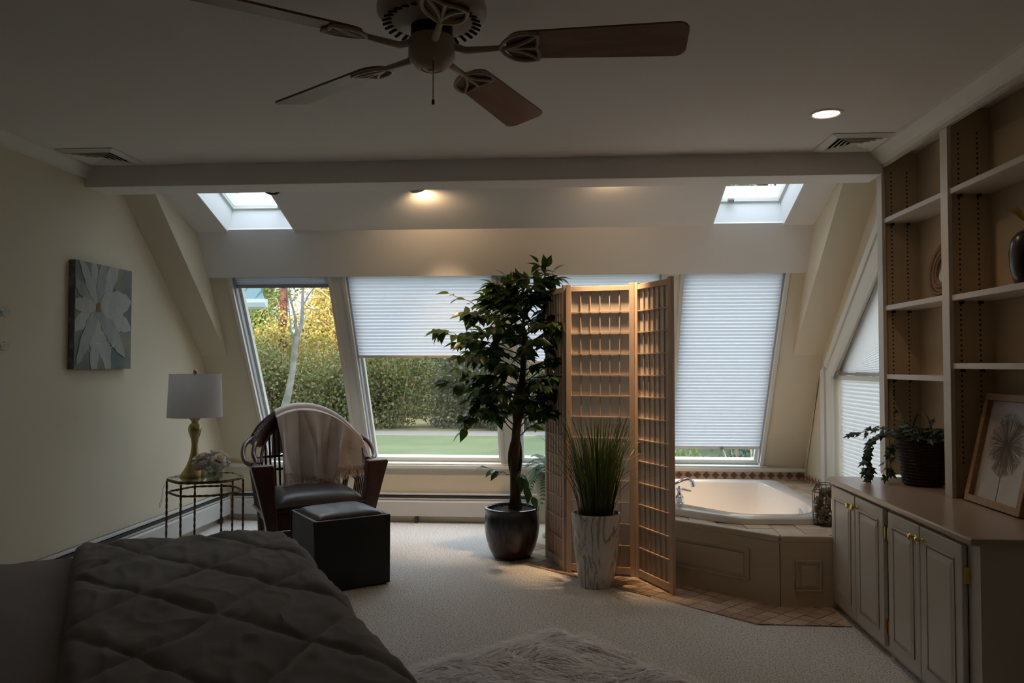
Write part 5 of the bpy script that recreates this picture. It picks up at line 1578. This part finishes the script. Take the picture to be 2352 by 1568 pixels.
def put_ivy(p, d, s):
    d = Vector(d).normalized(); up = Vector((rng.uniform(-0.6, -0.1), rng.uniform(-0.7, 0.1), 0.8))
    x = d.cross(up).normalized(); z = x.cross(d)
    M = Matrix((x, d, z)).transposed().to_4x4(); M.translation = p
    inst('ivy_leaf', ivy_me, rt, M @ Matrix.Scale(s, 4))
vg = G()
for k in range(64):
    a = rng.uniform(0, 2 * pi); r = 0.14 * sqrt(rng.random()); z = 0.23 + 0.10 * rng.random() * (1.2 - r / 0.14)
    p = Vector((min(0.10, r * cos(a)), r * sin(a), z))
    vg.tube([(p.x * 0.4, p.y * 0.4, 0.19), p], 0.0016, 4)
    put_ivy(p, (cos(a) * 0.8 - 0.15, sin(a) * 0.8 - 0.15, rng.uniform(-0.5, 0.5)), rng.uniform(0.045, 0.07))
def vine(pts, n, s0, s1):
    P = [Vector(p) for p in pts]; vg.tube(P, 0.002, 5)
    for i in range(n):
        t = (i + 0.4) / n * (len(P) - 1); k = min(len(P) - 2, int(t)); p = P[k].lerp(P[k + 1], t - k)
        d = (P[k + 1] - P[k]).normalized()
        put_ivy(p + Vector((rng.uniform(-.015, .015), rng.uniform(-.02, .02), rng.uniform(-.012, .012))), d * 0.6 + Vector((rng.uniform(-.7, .5), rng.uniform(-.7, .7), rng.uniform(-.6, .3))), rng.uniform(s0, s1))
vine([(-0.05, 0.02, 0.24), (-0.14, 0.06, 0.27), (-0.20, 0.10, 0.22), (-0.235, 0.11, 0.14), (-0.24, 0.09, 0.06), (-0.245, 0.06, 0.015)], 22, 0.048, 0.072)
vine([(-0.05, 0.06, 0.25), (-0.15, 0.14, 0.28), (-0.23, 0.18, 0.25), (-0.29, 0.19, 0.235)], 10, 0.040, 0.058)
vine([(-0.06, 0.0, 0.24), (-0.14, 0.03, 0.20), (-0.17, 0.02, 0.10), (-0.18, 0.0, 0.035)], 12, 0.045, 0.065)
vine([(-0.02, 0.12, 0.25), (-0.03, 0.20, 0.32), (-0.02, 0.23, 0.37)], 6, 0.035, 0.05)
vg.build('vines', STEM, rt)
# ================================================================== outdoors
GZ = -0.25
struct(G().box(-60, 60, 6.7, 17.3, GZ - 0.2, GZ).build('lawn', LAWN), 'mown lawn outside the windows')
struct(G().box(-60, 60, 17.3, 18.3, GZ - 0.2, GZ + 0.01).build('lane', ROAD), 'grey gravel lane beyond the lawn')
struct(G().box(-60, 60, 18.3, 90, GZ - 0.2, GZ - 0.005).build('ground', mat('leaf_litter', (0.16, 0.13, 0.07), 1.0, var=(3, (0.22, 0.2, 0.08))), None), 'leaf-strewn ground under the trees')
rng = random.Random(51)
def leaf_cloud(g, c, rad, n, s0, s1, shell=0.5):
    for _ in range(n):
        while True:
            p = Vector((rng.uniform(-1, 1), rng.uniform(-1, 1), rng.uniform(-1, 1)))
            if shell < p.length < 1: break
        q = Vector((c[0] + p.x * rad[0], c[1] + p.y * rad[1], c[2] + p.z * rad[2]))
        if q.z < GZ + 0.02: q.z = GZ + 0.02 + 0.1 * rng.random()
        a = Vector((rng.uniform(-1, 1), rng.uniform(-1, 1), rng.uniform(-1, 1))).normalized(); b = a.cross(Vector((rng.uniform(-1, 1), rng.uniform(-1, 1), rng.uniform(-1, 1)))).normalized()
        s = rng.uniform(s0, s1)
        g.add([q - b * s * 0.4, q + a * s * 0.5 - b * s * 0.1 , q + b * s * 0.6, q - a * s * 0.5 - b * s * 0.1], [(0, 1, 2, 3)])
def shrub(x, y, w_, h, m, label, group, n=0, s=(0.045, 0.09)):
    n = n or (9600 if -11 < x < 1.5 else 3600)
    rt = thing('hedge_shrub', label, 'shrub', (x, y, GZ), 0, group)
    g = G()
    k = 12
    for i in range(k):
        cx, cy, cz = rng.uniform(-0.55, 0.55) * w_, rng.uniform(-0.4, 0.4), h * (0.10 + 0.62 * i / (k - 1))
        leaf_cloud(g, (cx, cy, cz + GZ), (w_ * 0.5, 0.7, h * 0.30), n // k, s[0], s[1], 0.35)
    for i, v in enumerate(g.v): g.v[i] = (v[0], v[1], v[2] - GZ)
    stuff(g.build('foliage', m, rt))
    g = G()
    for i in range(9):
        a = rng.uniform(-0.6, 0.6) * w_
        g.tube([(a * 0.4, rng.uniform(-.2, .2), 0), (a * 0.8, rng.uniform(-.4, .2), h * 0.5), (a * 1.1, rng.uniform(-.5, .2), h * rng.uniform(0.8, 1.05))], [0.03, 0.018, 0.005], 5)
    g.build('stems', TWIG, rt)
for k in range(16):
    x = -15.5 + 1.6 * k + rng.uniform(-0.3, 0.3)
    dark = x > -4.2
    shrub(x, 19.3 + rng.uniform(-0.3, 0.5) + (0.0 if dark else 0.2), 1.5, rng.uniform(1.75, 2.25) if not dark else rng.uniform(2.3, 2.8), HEDGE2 if dark else HEDGE,
          'dark green shrub in the shaded hedge beyond the lawn' if dark else 'green and orange autumn shrub in the hedge beyond the lawn', 'hedge shrubs beyond the lawn')
for k in range(9):
    shrub(-15.5 + 1.75 * k, 24.2 + 0.5 * (k % 2), 1.6, 3.1 + 0.3 * (k % 3), GOLDLEAF if k % 3 else GREENLEAF, 'sunlit yellowing thicket shrub behind the hedge', 'thicket shrubs behind the hedge', 4600, (0.06, 0.12))
def tree(x, y, h, r, m, label, group, nl=3200, name='broadleaf_tree', trunk=TREEBARK, s=(0.07, 0.15), base=0.2, tw=46):
    rt = thing(name, label, 'tree', (x, y, GZ), 0, group)
    top = h * 0.8
    G().tube([(rng.uniform(-.1, .1) * i / 3, rng.uniform(-.1, .1), top * i / 6) for i in range(7)], [0.16 * (1 - 0.8 * i / 6) for i in range(7)], 8).build('trunk', trunk, rt, smooth=True)
    g = G()
    for k in range(tw):
        z = h * rng.uniform(base, 0.8); a = rng.uniform(0, 2 * pi); L = r * rng.uniform(0.6, 1.1)
        p = Vector((0, 0, z)); d = Vector((cos(a), sin(a), rng.uniform(0.0, 0.7)))
        q = p + d * L * 0.5 + Vector((0, 0, rng.uniform(-.2, .2))); e = p + d * L + Vector((rng.uniform(-.5, .5), rng.uniform(-.5, .5), rng.uniform(-.7, .4)))
        g.tube([p, q, e], [0.035, 0.022, 0.006], 4)
        for j in range(4):
            f_ = q.lerp(e, rng.random()); e2 = f_ + Vector((rng.uniform(-.7, .7), rng.uniform(-.7, .7), rng.uniform(-.5, .6)))
            g.tube([f_, f_.lerp(e2, 0.5) + Vector((0, 0, rng.uniform(-.1, .15))), e2], [0.013, 0.009, 0.003], 3)
    stuff(g.build('branches', TWIG if trunk is TREEBARK else trunk, rt))
    g = G()
    for i in range(14):
        a = rng.uniform(0, 2 * pi); rr = r * rng.uniform(0.1, 0.75); z = h * rng.uniform(base, 0.92)
        leaf_cloud(g, (rr * cos(a), rr * sin(a), z), (r * 0.45, r * 0.45, h * 0.11), nl // 14, s[0], s[1], 0.2)
    stuff(g.build('foliage', m, rt))
gt = 'trees beyond the hedge'
for i, (x, y, h, r, m, lb) in enumerate((
        (-16.0, 31, 7.0, 2.6, 1, 'green'), (-13.3, 33, 6.6, 2.4, 1, 'green'), (-11.8, 27.5, 5.2, 1.7, 1, 'green'), (-10.3, 34, 7.4, 2.6, 0, 'gold'), (-9.0, 30, 6.2, 2.3, 0, 'gold'),
        (-7.2, 33, 7.0, 2.5, 0, 'gold'), (-6.0, 29, 5.6, 2.0, 0, 'gold'), (-3.6, 34, 7.4, 2.6, 0, 'gold'), (-0.8, 32, 6.2, 2.3, 1, 'green'), (2.4, 34, 7.0, 2.6, 1, 'green'), (5.8, 31, 6.6, 2.4, 0, 'gold'), (9.5, 33, 6.4, 2.6, 1, 'green'))):
    tree(x, y, h, r, GREENLEAF if m else GOLDLEAF, ('green leafy tree beyond the hedge' if m else 'sunlit golden tree with tangled dry branches beyond the hedge'), gt, nl=6400 if -14 < x < -2 else 2800, base=0.14)
for k in range(9):
    tree(-24 + 5.4 * k, 44 + (k % 3), 7.5 + (k % 2), 3.6, GREENLEAF if k % 2 else GOLDLEAF, 'distant tree in the wood behind the hedge', 'distant trees', nl=3600, s=(0.2, 0.4), base=0.06, tw=14)
for (x, y, h, r, lb) in ((5.6, 11.5, 8.5, 2.0, 'tall dark conifer added to block sky right of the bath window'), (3.4, 14.6, 8.0, 1.9, 'dark conifer added to block sky behind the bath window shrubs'), (8.2, 14.0, 9.0, 2.2, 'dark conifer added to block sky farthest right outside')):  # trees added to cut the sky light on the right-hand windows
    rt = thing('conifer', lb, 'tree', (x, y, GZ), 0, 'conifers added by the gable to block sky')
    G().tube([(0, 0, h * i / 5) for i in range(6)], [0.16 * (1 - 0.9 * i / 5) for i in range(6)], 8).build('trunk', TREEBARK, rt, smooth=True)
    g = G(); gb = G()
    for k in range(70):
        z = h * (0.04 + 0.94 * k / 70); a = k * 2.4; L = r * (1 - z / h) * rng.uniform(0.8, 1.1) + 0.15
        e = Vector((L * cos(a), L * sin(a), z - 0.18 * L))
        gb.tube([(0, 0, z), e], [0.03, 0.006], 4)
        for j in range(int(18 + 26 * L)):
            t = rng.uniform(0.1, 1.0); p = Vector((0, 0, z)).lerp(e, t)
            leaf_cloud(g, p, (0.14, 0.14, 0.10), 1, 0.14, 0.26, 0.0)
    stuff(gb.build('branches', TWIG, rt)); stuff(g.build('foliage', CONIFER, rt))
# pale forked tree on the lawn edge
rt = thing('forked_tree', 'pale slim forked tree in front of the hedge', 'tree', (-5.32, 14.2, GZ))
def P2(px, py, Y=0.0):
    return (((px - 1305) / 1801.0 * 14.2) + 5.32, Y, (838 - py) / 1801.0 * 14.2 + 1.31 - GZ)
G().tube([(-0.05, 0, 0.0), P2(640, 945), P2(650, 905), P2(660, 850), P2(664, 800), P2(668, 770)], [0.09, 0.08, 0.062, 0.056, 0.055, 0.055], 10).build('trunk', TREEBARK, rt, smooth=True)
for pts, r in (([P2(667, 780), P2(680, 745), P2(682, 700), P2(683, 660), P2(690, 560), P2(700, 460)], 0.04), ([P2(668, 775), P2(666, 730), P2(655, 690), P2(650, 660), P2(640, 560)], 0.026),
               ([P2(664, 790), P2(655, 760), P2(650, 710), P2(645, 665), P2(630, 560)], 0.014), ([P2(683, 700), P2(697, 672), P2(715, 650), P2(740, 600)], 0.016), ([P2(682, 706), P2(700, 705), P2(715, 712), P2(730, 716)], 0.008)):
    G().tube(pts, [r * (1 - 0.6 * i / (len(pts) - 1)) for i in range(len(pts))], 7).build('limb', TREEBARK, rt, smooth=True)
g = G(); rng = random.Random(6)
leaf_cloud(g, P2(690, 480), (0.9, 0.9, 0.6), 500, 0.05, 0.09, 0.1)
stuff(g.build('foliage', GREENLEAF, rt))
# pole with red vine
rt = thing('utility_pole', 'reddish wooden utility pole with a red vine', 'pole', (-9.12, 24.6, GZ))
G().tube([(0, 0, 0), (0, 0, 7.0)], [0.13, 0.10], 10).build('shaft', POLE, rt, smooth=True)
G().box(-0.8, 0.8, -0.05, 0.05, 6.5, 6.62).build('crossarm', POLE, rt)
g = G()
for i in range(22):
    leaf_cloud(g, (0, -0.1, 0.6 + 0.22 * i if i % 3 else 1.6), (0.16 if i % 3 else 0.9, 0.2, 0.2), 40, 0.035, 0.075, 0.1)
stuff(g.build('vine', REDLEAF, rt))
# porch wing at the left with a teal roof and white gutter
rt = thing('porch', 'porch corner with a teal metal roof and white gutter', 'porch', (-7.0, 12.2, GZ))
X1p = 2.16; ez = 2.36 - GZ
G().add([(-4, 0, ez), (X1p, 0, ez), (X1p - 1.2, 2.2, ez + 1.15), (-4, 2.2, ez + 1.15), (-4, 0, ez - 0.05), (X1p, 0, ez - 0.05), (X1p - 1.2, 2.2, ez + 1.1), (-4, 2.2, ez + 1.1)],
        [(0, 1, 2, 3), (7, 6, 5, 4), (0, 4, 5, 1), (1, 5, 6, 2), (2, 6, 7, 3), (3, 7, 4, 0)]).build('roof_panel', TEAL, rt)
sm = G().add([(0, 0, 0), (0.02, 0, 0), (0.02, 2.2, 1.15), (0, 2.2, 1.15), (0, 0, 0.03), (0.02, 0, 0.03), (0.02, 2.2, 1.18), (0, 2.2, 1.18)], [(0, 1, 2, 3), (7, 6, 5, 4), (0, 4, 5, 1), (1, 5, 6, 2), (2, 6, 7, 3), (3, 7, 4, 0)]).mesh('standing_seam', TEAL)
for i in range(12): inst('standing_seam', sm, rt, Matrix.Translation((X1p - 1.25 - 0.30 * i, 0.0, ez)))
for k in range(4): 
    f_ = (k + 0.5) / 4.2
    G().add([(X1p - 0.29 * (k + 0.6), 0, ez), (X1p - 0.29 * (k + 0.6) + 0.02, 0, ez), (X1p - 1.2 * min(1, (k + .6) * .29 / 1.2 + 0.001) + 0.02, 0.53 * (k + .6), ez + 0.277 * (k + .6)), (X1p - 1.2 * min(1, (k + .6) * .29 / 1.2 + 0.001), 0.53 * (k + .6), ez + 0.277 * (k + .6) + 0.03)], [(0, 1, 2, 3)]).build('standing_seam', TEAL, rt)
G().prism([(0.0, 0.0), (0.0, -0.13), (-0.07, -0.13), (-0.11, -0.06), (-0.11, 0.0)], -4, X1p + 0.05, Matrix(((0, 0, 1, 0), (1, 0, 0, 0), (0, 1, 0, ez), (0, 0, 0, 1)))).build('gutter', GUTTER, rt)
G().box(-4, X1p, 0.0, 0.03, ez - 0.16, ez, None).build('fascia', GUTTER, rt)
for x in (-3.6, -1.0): G().box(x - 0.06, x + 0.06, 0.1, 0.22, 0, ez - 0.1).build('post', GUTTER, rt)
# shrubs just outside the bath window
rng = random.Random(60)
for k, (x, y, w_, h) in enumerate(((1.05, 8.2, 0.5, 0.80), (1.75, 8.0, 0.5, 0.84), (2.5, 8.3, 0.6, 0.9), (0.35, 8.6, 0.5, 0.40))):
    shrub(x, y, w_, h, CONIFER if k % 2 else GREENLEAF, 'low evergreen shrub just outside the bath window', 'shrubs outside the bath window', 2400, (0.025, 0.055))
